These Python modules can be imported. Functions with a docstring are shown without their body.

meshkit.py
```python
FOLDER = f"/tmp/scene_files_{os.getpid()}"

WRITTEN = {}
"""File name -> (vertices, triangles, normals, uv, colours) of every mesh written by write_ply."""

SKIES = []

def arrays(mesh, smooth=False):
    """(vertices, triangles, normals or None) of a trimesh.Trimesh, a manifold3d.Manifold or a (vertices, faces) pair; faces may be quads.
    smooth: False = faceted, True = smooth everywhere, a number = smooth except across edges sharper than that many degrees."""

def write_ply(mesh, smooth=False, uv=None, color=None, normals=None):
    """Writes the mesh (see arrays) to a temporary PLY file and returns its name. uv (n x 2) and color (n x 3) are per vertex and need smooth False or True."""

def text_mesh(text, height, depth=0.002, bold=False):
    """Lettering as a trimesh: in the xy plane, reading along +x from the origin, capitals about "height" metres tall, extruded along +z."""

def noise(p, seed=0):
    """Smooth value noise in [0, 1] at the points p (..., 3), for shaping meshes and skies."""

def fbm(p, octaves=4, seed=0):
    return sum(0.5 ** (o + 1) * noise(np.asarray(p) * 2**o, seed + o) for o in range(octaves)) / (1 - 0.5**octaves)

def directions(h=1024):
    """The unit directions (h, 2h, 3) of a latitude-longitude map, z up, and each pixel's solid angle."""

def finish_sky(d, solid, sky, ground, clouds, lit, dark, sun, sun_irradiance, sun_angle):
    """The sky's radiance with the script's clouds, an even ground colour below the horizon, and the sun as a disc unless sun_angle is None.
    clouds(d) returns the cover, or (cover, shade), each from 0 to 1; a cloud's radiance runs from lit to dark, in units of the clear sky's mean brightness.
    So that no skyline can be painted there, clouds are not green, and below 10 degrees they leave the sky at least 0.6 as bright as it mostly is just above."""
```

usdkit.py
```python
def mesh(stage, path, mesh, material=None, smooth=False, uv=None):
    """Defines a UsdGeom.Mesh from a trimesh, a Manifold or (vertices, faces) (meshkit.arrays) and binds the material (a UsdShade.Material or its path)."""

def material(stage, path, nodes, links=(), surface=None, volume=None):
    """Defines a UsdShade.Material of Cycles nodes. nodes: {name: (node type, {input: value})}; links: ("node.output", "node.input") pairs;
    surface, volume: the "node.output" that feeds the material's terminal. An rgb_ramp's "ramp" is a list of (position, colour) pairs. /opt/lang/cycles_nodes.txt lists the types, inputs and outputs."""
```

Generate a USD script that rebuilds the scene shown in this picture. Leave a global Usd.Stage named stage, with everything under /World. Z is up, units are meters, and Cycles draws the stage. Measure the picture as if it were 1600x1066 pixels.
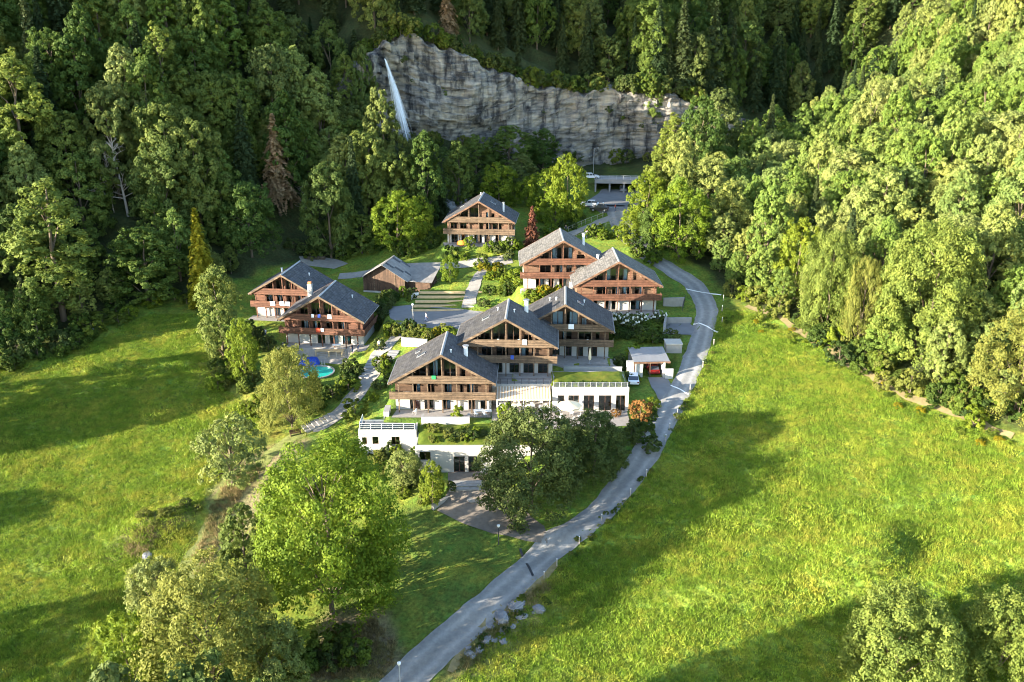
import math, numpy as np, trimesh, usdkit, meshkit
from pxr import Usd, UsdGeom, UsdLux, UsdShade, Gf, Vt, Sdf
from shapely.geometry import Polygon, box as sbox, LineString
from scipy.interpolate import RBFInterpolator, RegularGridInterpolator
from scipy.spatial import cKDTree

# ------------------------------------------------------------------ camera, sky, sun, exposure
stage = Usd.Stage.CreateInMemory()
UsdGeom.SetStageUpAxis(stage, 'Z'); UsdGeom.SetStageMetersPerUnit(stage, 1.0)
UsdGeom.Xform.Define(stage, '/World'); UsdGeom.Scope.Define(stage, '/World/Looks')
EYE, FPX, PITCH = 56.6, 1400.0, math.radians(20.08)
cam = UsdGeom.Camera.Define(stage, '/World/camera')
cam.CreateHorizontalApertureAttr(36.0); cam.CreateFocalLengthAttr(36.0 * FPX / 1600)
cam.CreateClippingRangeAttr((1.0, 5000.0))
cam.AddTranslateOp().Set((0, 0, EYE)); cam.AddRotateXOp().Set(90 - math.degrees(PITCH))
cam.CreateExposureAttr(2.5)
SUN_AZ = np.array([-0.925, -0.38]); SUN_EL = math.radians(11.0)
SUN_AZ = SUN_AZ / np.linalg.norm(SUN_AZ)
dome = UsdLux.DomeLight.Define(stage, '/World/sky')
skym = usdkit.material(stage, '/World/Looks/sky', {
    's': ('sky_texture', {'sky_type': 'single_scattering', 'sun_disc': False, 'sun_elevation': SUN_EL, 'sun_rotation': math.atan2(SUN_AZ[0], SUN_AZ[1]), 'altitude': 900.0}),
    'b': ('background_shader', {'strength': 0.14})}, [('s.color', 'b.color')], surface='b.background')
UsdShade.MaterialBindingAPI.Apply(dome.GetPrim()).Bind(skym)
dome.GetPrim().SetCustomDataByKey('kind', 'structure')
sun = UsdLux.DistantLight.Define(stage, '/World/sun')
sun.CreateNormalizeAttr(True); sun.CreateIntensityAttr(1.25); sun.CreateAngleAttr(0.5); sun.CreateColorAttr((1.0, 0.89, 0.71))
sun.AddRotateXYZOp().Set((90 - math.degrees(SUN_EL), 0, math.degrees(math.atan2(-SUN_AZ[0], SUN_AZ[1])) + 180))

# ------------------------------------------------------------------ helpers
R = np.random.default_rng(7)
USED = {}
def numbered(path):
    if path not in USED: USED[path] = 0; return path
    USED[path] += 1
    return f'{path}_{USED[path]:03d}'
def path_of(parent): return str(parent.GetPath()) if parent is not None else '/World'
def tag(p, label=None, cat=None, group=None, kind=None):
    p = p.GetPrim() if hasattr(p, 'GetPrim') else p
    for k, v in (('label', label), ('category', cat), ('group', group), ('kind', kind)):
        if v: p.SetCustomDataByKey(k, v)
    return p
def thing(name, label=None, cat=None, group=None, loc=(0, 0, 0), rotz=0.0, scale=None, ref=None):
    x = UsdGeom.Xform.Define(stage, numbered('/World/' + name))
    x.AddTranslateOp().Set(Gf.Vec3d(*map(float, loc)))
    if rotz: x.AddRotateZOp().Set(math.degrees(rotz))
    if scale is not None: x.AddScaleOp().Set(Gf.Vec3f(*map(float, np.broadcast_to(scale, 3))))
    if ref is not None:
        x.GetPrim().GetReferences().AddInternalReference(ref.GetPath()); x.GetPrim().SetInstanceable(True)
    return tag(x, label, cat, group)
def part(name, m, mat, parent=None, smooth=False, label=None, cat=None, group=None, kind=None):
    if isinstance(m, MB): m = m.arrays()
    g = usdkit.mesh(stage, numbered(path_of(parent) + '/' + name), m, mat, smooth=smooth)
    g.CreateDoubleSidedAttr(True)
    return tag(g, label, cat, group, kind)
class MB:
    """Collects boxes, prisms and tubes; becomes one mesh."""
    def __init__(s): s.v, s.f, s.n = [], [], 0
    def add(s, v, f):
        v, f = np.asarray(v, float), np.asarray(f, int)
        if f.shape[1] == 4: f = np.vstack([f[:, [0, 1, 2]], f[:, [0, 2, 3]]])
        s.v.append(v); s.f.append(f + s.n); s.n += len(v); return s
    def tm(s, m): return s.add(m.vertices, m.faces)
    def box(s, x0, x1, y0, y1, z0, z1):
        v = [(x, y, z) for x in (x0, x1) for y in (y0, y1) for z in (z0, z1)]
        return s.add(v, [[0, 1, 3, 2], [4, 6, 7, 5], [0, 4, 5, 1], [2, 3, 7, 6], [0, 2, 6, 4], [1, 5, 7, 3]])
    def prism(s, poly, y0, y1):
        """poly in the xz plane, extruded from y0 to y1"""
        for g in getattr(poly, 'geoms', [poly]):
            if g.is_empty or g.area < 1e-6 or g.geom_type != 'Polygon': continue
            m = trimesh.creation.extrude_polygon(g, y1 - y0, engine='earcut')
            v = np.stack([m.vertices[:, 0], y0 + m.vertices[:, 2], m.vertices[:, 1]], 1)
            s.add(v, m.faces[:, ::-1])
        return s
    def slab(s, poly, z0, z1):
        for g in getattr(poly, 'geoms', [poly]):
            if g.is_empty: continue
            m = trimesh.creation.extrude_polygon(g, z1 - z0, engine='earcut')
            s.add(m.vertices + [0, 0, z0], m.faces)
        return s
    def tube(s, pts, rad, sides=6):
        p = np.asarray(pts, float); rad = np.broadcast_to(rad, (len(p),))
        t = np.gradient(p, axis=0); t /= np.linalg.norm(t, axis=1, keepdims=True) + 1e-9
        a = np.cross(t, np.where(np.abs(t[:, 2:]) < .9, [0, 0, 1.], [1., 0, 0])); a /= np.linalg.norm(a, axis=1, keepdims=True) + 1e-9
        b = np.cross(t, a); g = np.arange(sides) * 2 * np.pi / sides
        v = p[:, None] + rad[:, None, None] * (np.cos(g)[None, :, None] * a[:, None] + np.sin(g)[None, :, None] * b[:, None])
        f = [[i * sides + j, i * sides + (j + 1) % sides, (i + 1) * sides + (j + 1) % sides, (i + 1) * sides + j] for i in range(len(p) - 1) for j in range(sides)]
        s.add(v.reshape(-1, 3), f)
        n = len(p)
        s.add(np.vstack([v[0], v[-1], p[:1], p[-1:]]), [[2 * sides, (j + 1) % sides, j] for j in range(sides)] + [[2 * sides + 1, sides + j, sides + (j + 1) % sides] for j in range(sides)])
        return s
    def arrays(s): return np.vstack(s.v), np.vstack(s.f)
def instancer(name, protos, label=None, cat=None):
    """protos: list of (class prim, rows of x y z s sz rot)"""
    pi = UsdGeom.PointInstancer.Define(stage, '/World/' + name); P, O, S, I, tg = [], [], [], [], []
    for i, (c, rows) in enumerate(protos):
        x = UsdGeom.Xform.Define(stage, f'/World/{name}/model_{i:03d}'); x.GetPrim().GetReferences().AddInternalReference(c.GetPath()); tg.append(x.GetPath())
        for r in rows:
            P.append(r[:3]); S.append((r[3], r[3], r[4])); O.append(Gf.Quath(float(math.cos(r[5] / 2)), 0, 0, float(math.sin(r[5] / 2)))); I.append(i)
    pi.CreatePrototypesRel().SetTargets(tg); pi.CreatePositionsAttr(Vt.Vec3fArray.FromNumpy(np.array(P, np.float32))); pi.CreateScalesAttr(Vt.Vec3fArray.FromNumpy(np.array(S, np.float32)))
    pi.CreateOrientationsAttr(Vt.QuathArray(O)); pi.CreateProtoIndicesAttr(Vt.IntArray.FromNumpy(np.array(I, np.int32)))
    return tag(pi, label, cat, kind='stuff')
def smoothstep(x): x = np.clip(x, 0, 1); return x * x * (3 - 2 * x)
def fbm(p, o=4, seed=0): return meshkit.fbm(p, o, seed)

# ------------------------------------------------------------------ materials
MATS = {}
def mat(name, col, rough=0.75, var=0.25, scale=1.5, spec=0.35, bump=0.0, bscale=8.0, obj=False, metallic=0.0, stretch=(1, 1, 1), detail=5):
    """Plain surface: colour varied by noise (fine + coarse), optional bump."""
    c = np.array(col, float)
    n = {'t': ('texture_coordinate', {}) if obj else ('geometry', {}), 'mp': ('mapping', {'scale': stretch}),
         'n': ('noise_texture', {'scale': scale, 'detail': detail, 'roughness': 0.65}),
         'r': ('rgb_ramp', {'ramp': [(0.25, c * (1 - var)), (0.5, c), (0.75, np.minimum(c * (1 + var), .9))]}),
         'p': ('principled_bsdf', {'roughness': rough, 'specular_ior_level': spec, 'metallic': metallic})}
    l = [('t.object' if obj else 't.position', 'mp.vector'), ('mp.vector', 'n.vector'), ('n.fac', 'r.fac'), ('r.color', 'p.base_color')]
    if bump:
        n['bn'] = ('noise_texture', {'scale': bscale, 'detail': 4}); n['b'] = ('bump', {'strength': bump, 'distance': 0.08})
        l += [('mp.vector', 'bn.vector'), ('bn.fac', 'b.height'), ('b.normal', 'p.normal')]
    m = usdkit.material(stage, '/World/Looks/' + name, n, l, surface='p.BSDF'); MATS[name] = m
    return m
def leafmat(name, cols, trans=0.35, per=0.3):
    """Foliage: hue per tree (object random), per leaf (island random), and a little over the crown."""
    k = len(cols)
    n = {'oi': ('object_info', {}), 'g': ('geometry', {}), 'r': ('rgb_ramp', {'ramp': [((i + .5) / k, c) for i, c in enumerate(cols)]}),
         'tc': ('texture_coordinate', {}), 'nz': ('noise_texture', {'scale': 0.55, 'detail': 3}),
         'm1': ('map_range', {'from_min': 0.0, 'from_max': 1.0, 'to_min': 1 - per, 'to_max': 1 + per}),
         'm2': ('map_range', {'from_min': 0.3, 'from_max': 0.7, 'to_min': 0.72, 'to_max': 1.28}),
         'mm': ('math', {'math_type': 'multiply'}), 'h': ('hsv', {'saturation': 1.0}),
         'm3': ('map_range', {'from_min': 0.3, 'from_max': 0.7, 'to_min': 0.515, 'to_max': 0.485}),
         'p': ('principled_bsdf', {'roughness': 0.6, 'specular_ior_level': 0.15}), 't': ('translucent_bsdf', {}), 'x': ('mix_closure', {'fac': trans})}
    l = [('oi.random', 'r.fac'), ('r.color', 'h.color'), ('g.random_per_island', 'm1.value'), ('tc.object', 'nz.vector'), ('nz.fac', 'm2.value'), ('nz.fac', 'm3.value'),
         ('m1.result', 'mm.value1'), ('m2.result', 'mm.value2'), ('mm.value', 'h.value'), ('m3.result', 'h.hue'),
         ('h.color', 'p.base_color'), ('h.color', 't.color'), ('p.BSDF', 'x.closure1'), ('t.BSDF', 'x.closure2')]
    MATS[name] = usdkit.material(stage, '/World/Looks/' + name, n, l, surface='x.closure')
    return MATS[name]

# ground: albedo from a vertex colour (what grows or lies there) with noise on top
def groundmat():
    n = {'a': ('attribute', {'attribute': 'tint'}), 'g': ('geometry', {}),
         'n1': ('noise_texture', {'scale': 0.22, 'detail': 4, 'roughness': 0.6}), 'n2': ('noise_texture', {'scale': 2.2, 'detail': 5, 'roughness': 0.7}), 'n3': ('noise_texture', {'scale': 0.8, 'detail': 3}),
         'm1': ('map_range', {'from_min': .3, 'from_max': .7, 'to_min': .68, 'to_max': 1.32}), 'm2': ('map_range', {'from_min': .3, 'from_max': .7, 'to_min': .5, 'to_max': 1.5}),
         'mm': ('math', {'math_type': 'multiply'}), 'hh': ('map_range', {'from_min': .3, 'from_max': .7, 'to_min': .462, 'to_max': .53}), 'h': ('hsv', {}),
         'b': ('bump', {'strength': 0.9, 'distance': 0.25}), 'p': ('principled_bsdf', {'roughness': .85, 'specular_ior_level': .15})}
    l = [('g.position', x + '.vector') for x in ('n1', 'n2', 'n3')] + [('n1.fac', 'm1.value'), ('n2.fac', 'm2.value'), ('m1.result', 'mm.value1'), ('m2.result', 'mm.value2'), ('n3.fac', 'hh.value'),
         ('a.color', 'h.color'), ('hh.result', 'h.hue'), ('mm.value', 'h.value'), ('h.color', 'p.base_color'), ('n2.fac', 'b.height'), ('b.normal', 'p.normal')]
    return usdkit.material(stage, '/World/Looks/ground', n, l, surface='p.BSDF')
def grassmat(name, a, b, c):
    n = {'g': ('geometry', {}), 'n1': ('noise_texture', {'scale': .16, 'detail': 5, 'roughness': .7}), 'n2': ('noise_texture', {'scale': 1.1, 'detail': 2}),
         'ad': ('math', {'math_type': 'multiply_add', 'value2': .5}), 'r': ('rgb_ramp', {'ramp': [(.5, a), (.72, b), (.95, c)]}), 'oi': ('object_info', {}),
         'm1': ('map_range', {'to_min': .6, 'to_max': 1.4}), 'h': ('hsv', {}),
         'p': ('principled_bsdf', {'roughness': .6, 'specular_ior_level': .25}), 't': ('translucent_bsdf', {}), 'x': ('mix_closure', {'fac': .4})}
    l = [('g.position', 'n1.vector'), ('g.position', 'n2.vector'), ('n2.fac', 'ad.value1'), ('n1.fac', 'ad.value3'), ('ad.value', 'r.fac'), ('r.color', 'h.color'), ('oi.random', 'm1.value'), ('m1.result', 'h.value'),
         ('h.color', 'p.base_color'), ('h.color', 't.color'), ('p.BSDF', 'x.closure1'), ('t.BSDF', 'x.closure2')]
    MATS[name] = usdkit.material(stage, '/World/Looks/' + name, n, l, surface='x.closure'); return MATS[name]
def roofmat(name, c, moss):
    c = np.array(c)
    n = {'t': ('texture_coordinate', {}), 's': ('separate_xyz', {}), 'ax': ('math', {'math_type': 'absolute'}), 'cm': ('combine_xyz', {}),
         'br': ('brick_texture', {'scale': 1.0, 'brick_width': .5, 'row_height': .37, 'mortar_size': .02, 'color1': c * .5, 'color2': c * 1.5, 'mortar': c * .3, 'bias': .0, 'offset': .5, 'offset_frequency': 2}),
         'g': ('geometry', {}), 'n': ('noise_texture', {'scale': .7, 'detail': 6, 'roughness': .7}), 'mr': ('map_range', {'from_min': .45, 'from_max': .75, 'to_min': 0, 'to_max': .75, 'clamp': True}),
         'mx': ('mix_color', {'b': moss}), 'p': ('principled_bsdf', {'roughness': .7, 'specular_ior_level': .4})}
    l = [('t.object', 's.vector'), ('s.x', 'ax.value1'), ('s.y', 'cm.x'), ('ax.value', 'cm.y'), ('cm.vector', 'br.vector'), ('g.position', 'n.vector'), ('n.fac', 'mr.value'), ('mr.result', 'mx.fac'),
         ('br.color', 'mx.a'), ('mx.result', 'p.base_color')]
    MATS[name] = usdkit.material(stage, '/World/Looks/' + name, n, l, surface='p.BSDF'); return MATS[name]
def boardmat(name, c, step=.2, vertical=False, rough=.7):
    """Timber boards: grain, tone per board, dark joints."""
    c = np.array(c)
    n = {'t': ('texture_coordinate', {}), 's': ('separate_xyz', {}), 'ad': ('math', {'math_type': 'add'}), 'cm': ('combine_xyz', {}),
         'br': ('brick_texture', {'scale': 1.0, 'brick_width': 3.1, 'row_height': step, 'mortar_size': .012, 'color1': c * .7, 'color2': c * 1.3, 'mortar': c * .25, 'offset': .37, 'offset_frequency': 2}),
         'n': ('noise_texture', {'scale': 1.3, 'detail': 6, 'roughness': .7}), 'mr': ('map_range', {'from_min': .3, 'from_max': .7, 'to_min': .6, 'to_max': 1.4}), 'h': ('hsv', {}),
         'p': ('principled_bsdf', {'roughness': rough, 'specular_ior_level': .3})}
    l = [('t.object', 's.vector'), ('s.x', 'ad.value1'), ('s.y', 'ad.value2'), ('ad.value', 'cm.y' if vertical else 'cm.x'), ('s.z', 'cm.x' if vertical else 'cm.y'), ('cm.vector', 'br.vector'),
         ('t.object', 'n.vector'), ('n.fac', 'mr.value'), ('mr.result', 'h.value'), ('br.color', 'h.color'), ('h.color', 'p.base_color')]
    MATS[name] = usdkit.material(stage, '/World/Looks/' + name, n, l, surface='p.BSDF'); return MATS[name]
GROUND = groundmat()
mat('white_render', (.40, .39, .362), .8, .16, .5); mat('concrete', (.27, .26, .25), .85, .18, 1.2, bump=.2); mat('dark_wood', (.075, .042, .026), .7, .3, 2.0)
mat('white_paint', (.8, .8, .78), .45, .03); mat('white_cloth', (.82, .82, .82), .8, .05); mat('grey_metal', (.42, .43, .45), .4, .1, metallic=.6); mat('dark_metal', (.04, .04, .045), .45, .1)
mat('asphalt', (.17, .17, .175), .85, .16, .7, bump=.25, bscale=14); mat('gravel', (.25, .235, .21), .9, .2, 1.1, bump=.4, bscale=9); mat('paving', (.26, .235, .215), .85, .18, 2.0, bump=.2)
mat('bark', (.11, .085, .06), .9, .35, 2.5, bump=.5, stretch=(1, 1, .25)); mat('dead_bark', (.34, .31, .28), .85, .2, 2.5); mat('courtyard', (.165, .14, .115), .85, .25, 1.4, bump=.3); mat('soil', (.16, .11, .07), .95, .3, 1.5)
mat('boulder', (.19, .19, .2), .9, .4, .9, bump=.9, bscale=2.5, detail=8)
mat('blue_tarp', (.015, .06, .38), .45, .15, 2.0); mat('pool_water', (.02, .36, .30), .08, .1, .6); mat('pool_side', (.35, .45, .5), .5, .1)
mat('beige_cloth', (.72, .6, .4), .8, .08); mat('red_paint', (.16, .012, .012), .3, .1); mat('cushion_red', (.5, .07, .03), .8, .1); mat('cushion_blue', (.04, .09, .4), .8, .1); mat('orange_cloth', (.75, .22, .03), .8, .1)
mat('green_plastic', (.03, .3, .1), .4, .1); mat('car_white', (.75, .76, .78), .25, .02, spec=.6); mat('car_black', (.018, .02, .025), .22, .02, spec=.7); mat('car_grey', (.25, .26, .28), .25, .02, spec=.6); mat('tyre', (.02, .02, .02), .8, .1)
mat('skin', (.55, .34, .25), .6, .05); mat('denim', (.05, .07, .14), .85, .1); mat('hair', (.05, .03, .02), .6, .1); mat('shirt_white', (.78, .78, .78), .8, .05); mat('shirt_red', (.5, .05, .04), .8, .05); mat('shirt_dark', (.03, .03, .045), .8, .05)
mat('weathered_roof', (.20, .19, .18), .8, .3, .9, obj=True); mat('terracotta', (.42, .16, .07), .75, .2); mat('curtain', (.62, .66, .72), .9, .1); mat('interior', (.2, .16, .12), .9, .1)
mat('metal_roof', (.26, .26, .27), .4, .12, .6, metallic=.3); mat('skylight', (.05, .06, .08), .1, .05, spec=.8); mat('stone', (.38, .36, .33), .9, .3, 1.6, bump=.6, bscale=5)
mat('mown', (.165, .185, .05), .95, .45, 1.6, bump=.5); mat('dry_soil', (.21, .17, .08), .95, .35, 1.2); mat('straw_plank', (.55, .4, .22), .7, .2)
usdkit.material(stage, '/World/Looks/glass', {'t': ('transparent_bsdf', {'color': (.72, .78, .8)}), 'g': ('glossy_bsdf', {'roughness': .03, 'color': (.9, .95, 1)}), 'f': ('fresnel', {'IOR': 1.6}), 'x': ('mix_closure', {})},
                [('f.fac', 'x.fac'), ('t.BSDF', 'x.closure1'), ('g.BSDF', 'x.closure2')], surface='x.closure')
MATS['glass'] = UsdShade.Material.Get(stage, '/World/Looks/glass')
roofmat('roof_dark', (.048, .048, .053), (.08, .077, .07)); roofmat('roof_light', (.115, .112, .108), (.155, .145, .13)); roofmat('roof_blue', (.056, .058, .066), (.09, .085, .08))
boardmat('timber_brown', (.075, .044, .027)); boardmat('timber_red', (.125, .056, .034)); boardmat('timber_light', (.155, .088, .056)); boardmat('timber_grey', (.135, .093, .06), .16); boardmat('timber_upright', (.085, .05, .032), .22, True)

# ------------------------------------------------------------------ the lie of the land
def ray(px, py):
    u, v = (px - 800) / FPX, (py - 533) / FPX; s, c = math.sin(PITCH), math.cos(PITCH)
    return np.array([u, c - v * s, -s - v * c])
def at(px, py, z):
    d = ray(px, py); t = (z - EYE) / d[2]; return np.array([d[0] * t, d[1] * t, z])
def at_y(px, py, y):
    d = ray(px, py); t = y / d[1]; return np.array([d[0] * t, y, EYE + d[2] * t])
CLIFF = np.array([[-62, 226, 34, 1], [-50, 232, 31, 3], [-40, 237, 28, 17], [-28, 241, 26, 27], [-18, 246, 24, 25], [-8, 251, 22, 22], [4, 255, 19.5, 19.5], [18, 257, 18, 19], [34, 257, 18, 19], [46, 258, 18, 18], [60, 262, 18, 12], [80, 272, 22, 3]], float)  # x, y, base, rise
ctrl = [tuple(at(*p)) for p in [
    # road from the bottom edge up to the bend, then back to the car park
    (630, 1066, -12.5), (740, 960, -10.5), (860, 860, -8), (960, 770, -4.8), (1005, 715, -2.5), (1055, 620, 1.2), (1090, 545, 3.6), (1105, 470, 5.5), (1050, 425, 7.5), (975, 330, 13), (960, 315, 13.6),
    # right meadow
    (1600, 1066, -9), (1200, 1066, -12), (900, 1066, -12.8), (1400, 880, -4.6), (1150, 880, -6.3), (1600, 880, -2.5), (1600, 700, 1.5), (1370, 560, 4.5), (1170, 490, 6), (1400, 700, 0.6), (1200, 700, -.6), (1200, 600, 2.4),
    # left meadow, slope below the pool, lower garden
    (0, 1066, -14), (200, 1000, -12.5), (0, 800, -9.5), (0, 640, -5), (0, 570, -2), (200, 530, -.5), (200, 700, -7), (300, 580, -2.6), (420, 660, -5), (300, 860, -10), (360, 752, -7.5), (330, 850, -9.8), (500, 900, -10.3), (620, 830, -8.5), (700, 900, -9.2), (600, 1000, -11.8),
    (720, 745, -5.8), (740, 790, -6.5), (820, 845, -7.8), (900, 770, -5.4), (980, 660, -.6), (520, 660, -4.4), (500, 590, -3.2), (480, 560, -2), (430, 545, -.6),
    # hamlet
    (690, 497, 3.2), (620, 490, 3.0), (760, 500, 3.2), (600, 540, 1.0), (570, 600, -1.2), (545, 640, -3.2), (690, 440, 5.6), (740, 412, 6.6), (800, 405, 7.2), (640, 412, 6.2), (590, 457, 3.6), (510, 412, 4.5), (540, 430, 4.0), (650, 380, 8.5), (870, 330, 12.2), (900, 370, 9.8), (1000, 380, 10.5)]]
ctrl += [(-10.4, 124.5, 0), (-0.9, 131.2, 3.3), (8.7, 139.1, 3.1), (19, 155.5, 5.8), (9.5, 163, 7.8), (-7, 190.3, 9.7), (-34, 153.7, -.1), (-46, 166, .8), (12, 124, .2), (20, 130, 1.6)]
# outside the frame, the wooded slopes and the mountain
ctrl += [(0, 0, -30), (-100, 0, -28), (100, 0, -24), (-200, 0, -18), (200, 0, 0), (-300, 0, -5), (300, 0, 40), (0, 45, -20), (-60, 50, -18), (60, 50, -14), (-110, 90, -9), (-120, 120, -4), (-160, 110, 4), (-200, 80, 8), (-200, 130, 20), (-300, 90, 25),
         (-93, 153, -1.5), (-72, 172, 3), (-110, 175, 16), (-90, 190, 22), (-113, 195, 34), (-130, 220, 58), (-60, 197, 14), (-64, 212, 27), (-80, 220, 42), (-46, 204, 8), (-46, 220, 20), (-24, 216, 12), (-14, 228, 15), (10, 235, 15.5), (24, 222, 13.8), (34, 240, 15.5),
         (63, 200, 11), (90, 180, 25), (45, 187, 8), (65, 140, 8), (80, 140, 16), (100, 140, 27), (70, 108, 2), (85, 105, 10), (110, 100, 26), (130, 180, 46), (80, 225, 15), (120, 250, 34), (60, 240, 15), (100, 280, 28), (150, 120, 46), (130, 60, 20), (200, 120, 80), (200, 200, 100)]
ctrl += [(x, y, b) for x, y, b, r in CLIFF]
hi = [(-90, 260, 78), (-60, 260, 72), (-60, 300, 105), (-30, 275, 76), (0, 290, 62), (0, 330, 92), (30, 300, 58), (60, 300, 52), (60, 340, 82), (100, 320, 66), (100, 370, 105), (150, 330, 90), (0, 400, 140), (-100, 330, 135), (-150, 260, 110), (-200, 220, 130), (-300, 200, 150), (-300, 350, 220), (200, 320, 130), (300, 250, 150), (300, 450, 230), (0, 600, 280), (-300, 650, 330), (300, 650, 320), (-130, 450, 210), (130, 450, 170)]
cl = np.array([(p[0], p[1]) for p in CLIFF])
def cliff_side(x, y):
    """signed distance behind the cliff line, its rise there"""
    yl = np.interp(x, CLIFF[:, 0], CLIFF[:, 1]); sl = np.interp(x, CLIFF[:, 0], np.gradient(CLIFF[:, 1], CLIFF[:, 0]))
    return (y - yl) / np.sqrt(1 + sl ** 2), np.interp(x, CLIFF[:, 0], CLIFF[:, 3], left=0, right=0)
for x, y, z in hi:
    d, r = cliff_side(x, y); ctrl.append((x, y, z - (r if d > 0 else 0)))
ctrl = np.array(ctrl)
rbf = RBFInterpolator(ctrl[:, :2] / 100, ctrl[:, 2], kernel='linear', smoothing=.002)
xs = np.concatenate([np.arange(-700, -140, 14.), np.arange(-140, 141, 1.), np.arange(154, 720, 14.)])
ys = np.concatenate([np.arange(-200, 40, 12.), np.arange(40, 301, 1.), np.arange(308, 800, 12.)])
GX, GY = np.meshgrid(xs, ys, indexing='ij')
pts = np.stack([GX.ravel(), GY.ravel()], 1)
# the smooth part of the land is evaluated on a coarser grid and interpolated
cx = np.unique(np.concatenate([np.arange(-700, 721, 14.), np.arange(-140, 141, 3.5)])); cy = np.unique(np.concatenate([np.arange(-200, 810, 12.), np.arange(40, 301, 3.5)]))
CX, CY = np.meshgrid(cx, cy, indexing='ij')
from scipy.ndimage import gaussian_filter
cz = rbf(np.stack([CX.ravel(), CY.ravel()], 1) / 100).reshape(CX.shape); cz = gaussian_filter(cz, .9)
Z = RegularGridInterpolator((cx, cy), cz, method='cubic', bounds_error=False, fill_value=None)(pts).reshape(GX.shape)
d, r = cliff_side(GX, GY)
Z += r * smoothstep((d - 3.0) / 2.5)
# spur of the mountain on the left, outside the frame, that shades the rock wall in the evening
P_, W_ = GX * -SUN_AZ[0] + GY * -SUN_AZ[1], GX * SUN_AZ[1] + GY * -SUN_AZ[0]
Z += 150 * smoothstep((W_ - 220) / 30) * smoothstep((-125 - P_) / 90) * smoothstep((P_ + 700) / 300)
# unevenness: woods rough, meadows gentle
wood = smoothstep((Z - 6) / 12) * smoothstep((np.hypot(GX + 5, (GY - 165)) - 62) / 25)
Z += (fbm(np.stack([GX / 14, GY / 14, 0 * GX], -1), 4, 3) - .5) * (0.5 + 3.5 * wood)
Z += (fbm(np.stack([GX / 3.2, GY / 3.2, 0 * GX], -1), 3, 9) - .5) * .35
def bump_at(p, rx, ry, rot, h):
    global Z
    c, s = math.cos(rot), math.sin(rot); X, Y = GX - p[0], GY - p[1]
    e = np.hypot((c * X + s * Y) / rx, (-s * X + c * Y) / ry); Z += h * smoothstep(1.2 - e)
bump_at(at(255, 815, -9), 8, 3.6, .5, 1.7); bump_at(at(1355, 872, -4.5), 8.5, 4.2, .35, 2.6); bump_at(at(1420, 868, -4.2), 4, 3, .3, -.9); bump_at(at(1120, 950, -8), 14, 6, .2, .8); bump_at(at(420, 590, -2.5), 7, 9, .2, .8)
def pad(x, y, yaw, w0, w1, d0, d1, z, margin=1.6):
    """levels the ground: local x w0..w1, local y d0..d1"""
    global Z
    c, s = math.cos(yaw), math.sin(yaw); X, Y = GX - x, GY - y; lx, ly = c * X + s * Y, -s * X + c * Y
    e = np.hypot(np.maximum(np.maximum(w0 - lx, lx - w1), 0), np.maximum(np.maximum(d0 - ly, ly - d1), 0))
    k = smoothstep(1 - e / margin); Z = Z * (1 - k) + z * k
HOUSES = dict(a=(-10.4, 124.5, 0.0, -.022), b=(-.9, 131.2, 3.3, -.045), c=(8.7, 139.1, 3.1, -.055), d=(19., 155.5, 5.8, .007), e=(9.5, 162.9, 7.8, .016), f=(-7., 190.3, 9.7, -.085), g=(-34.2, 153.7, -.1, -.113), h=(-43.9, 166.3, .9, -.13))
for k in 'hfedgcba':
    x, y, z, a = HOUSES[k]; pad(x, y, a, -8, 8, -3.2, 9, z - .03)
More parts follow.
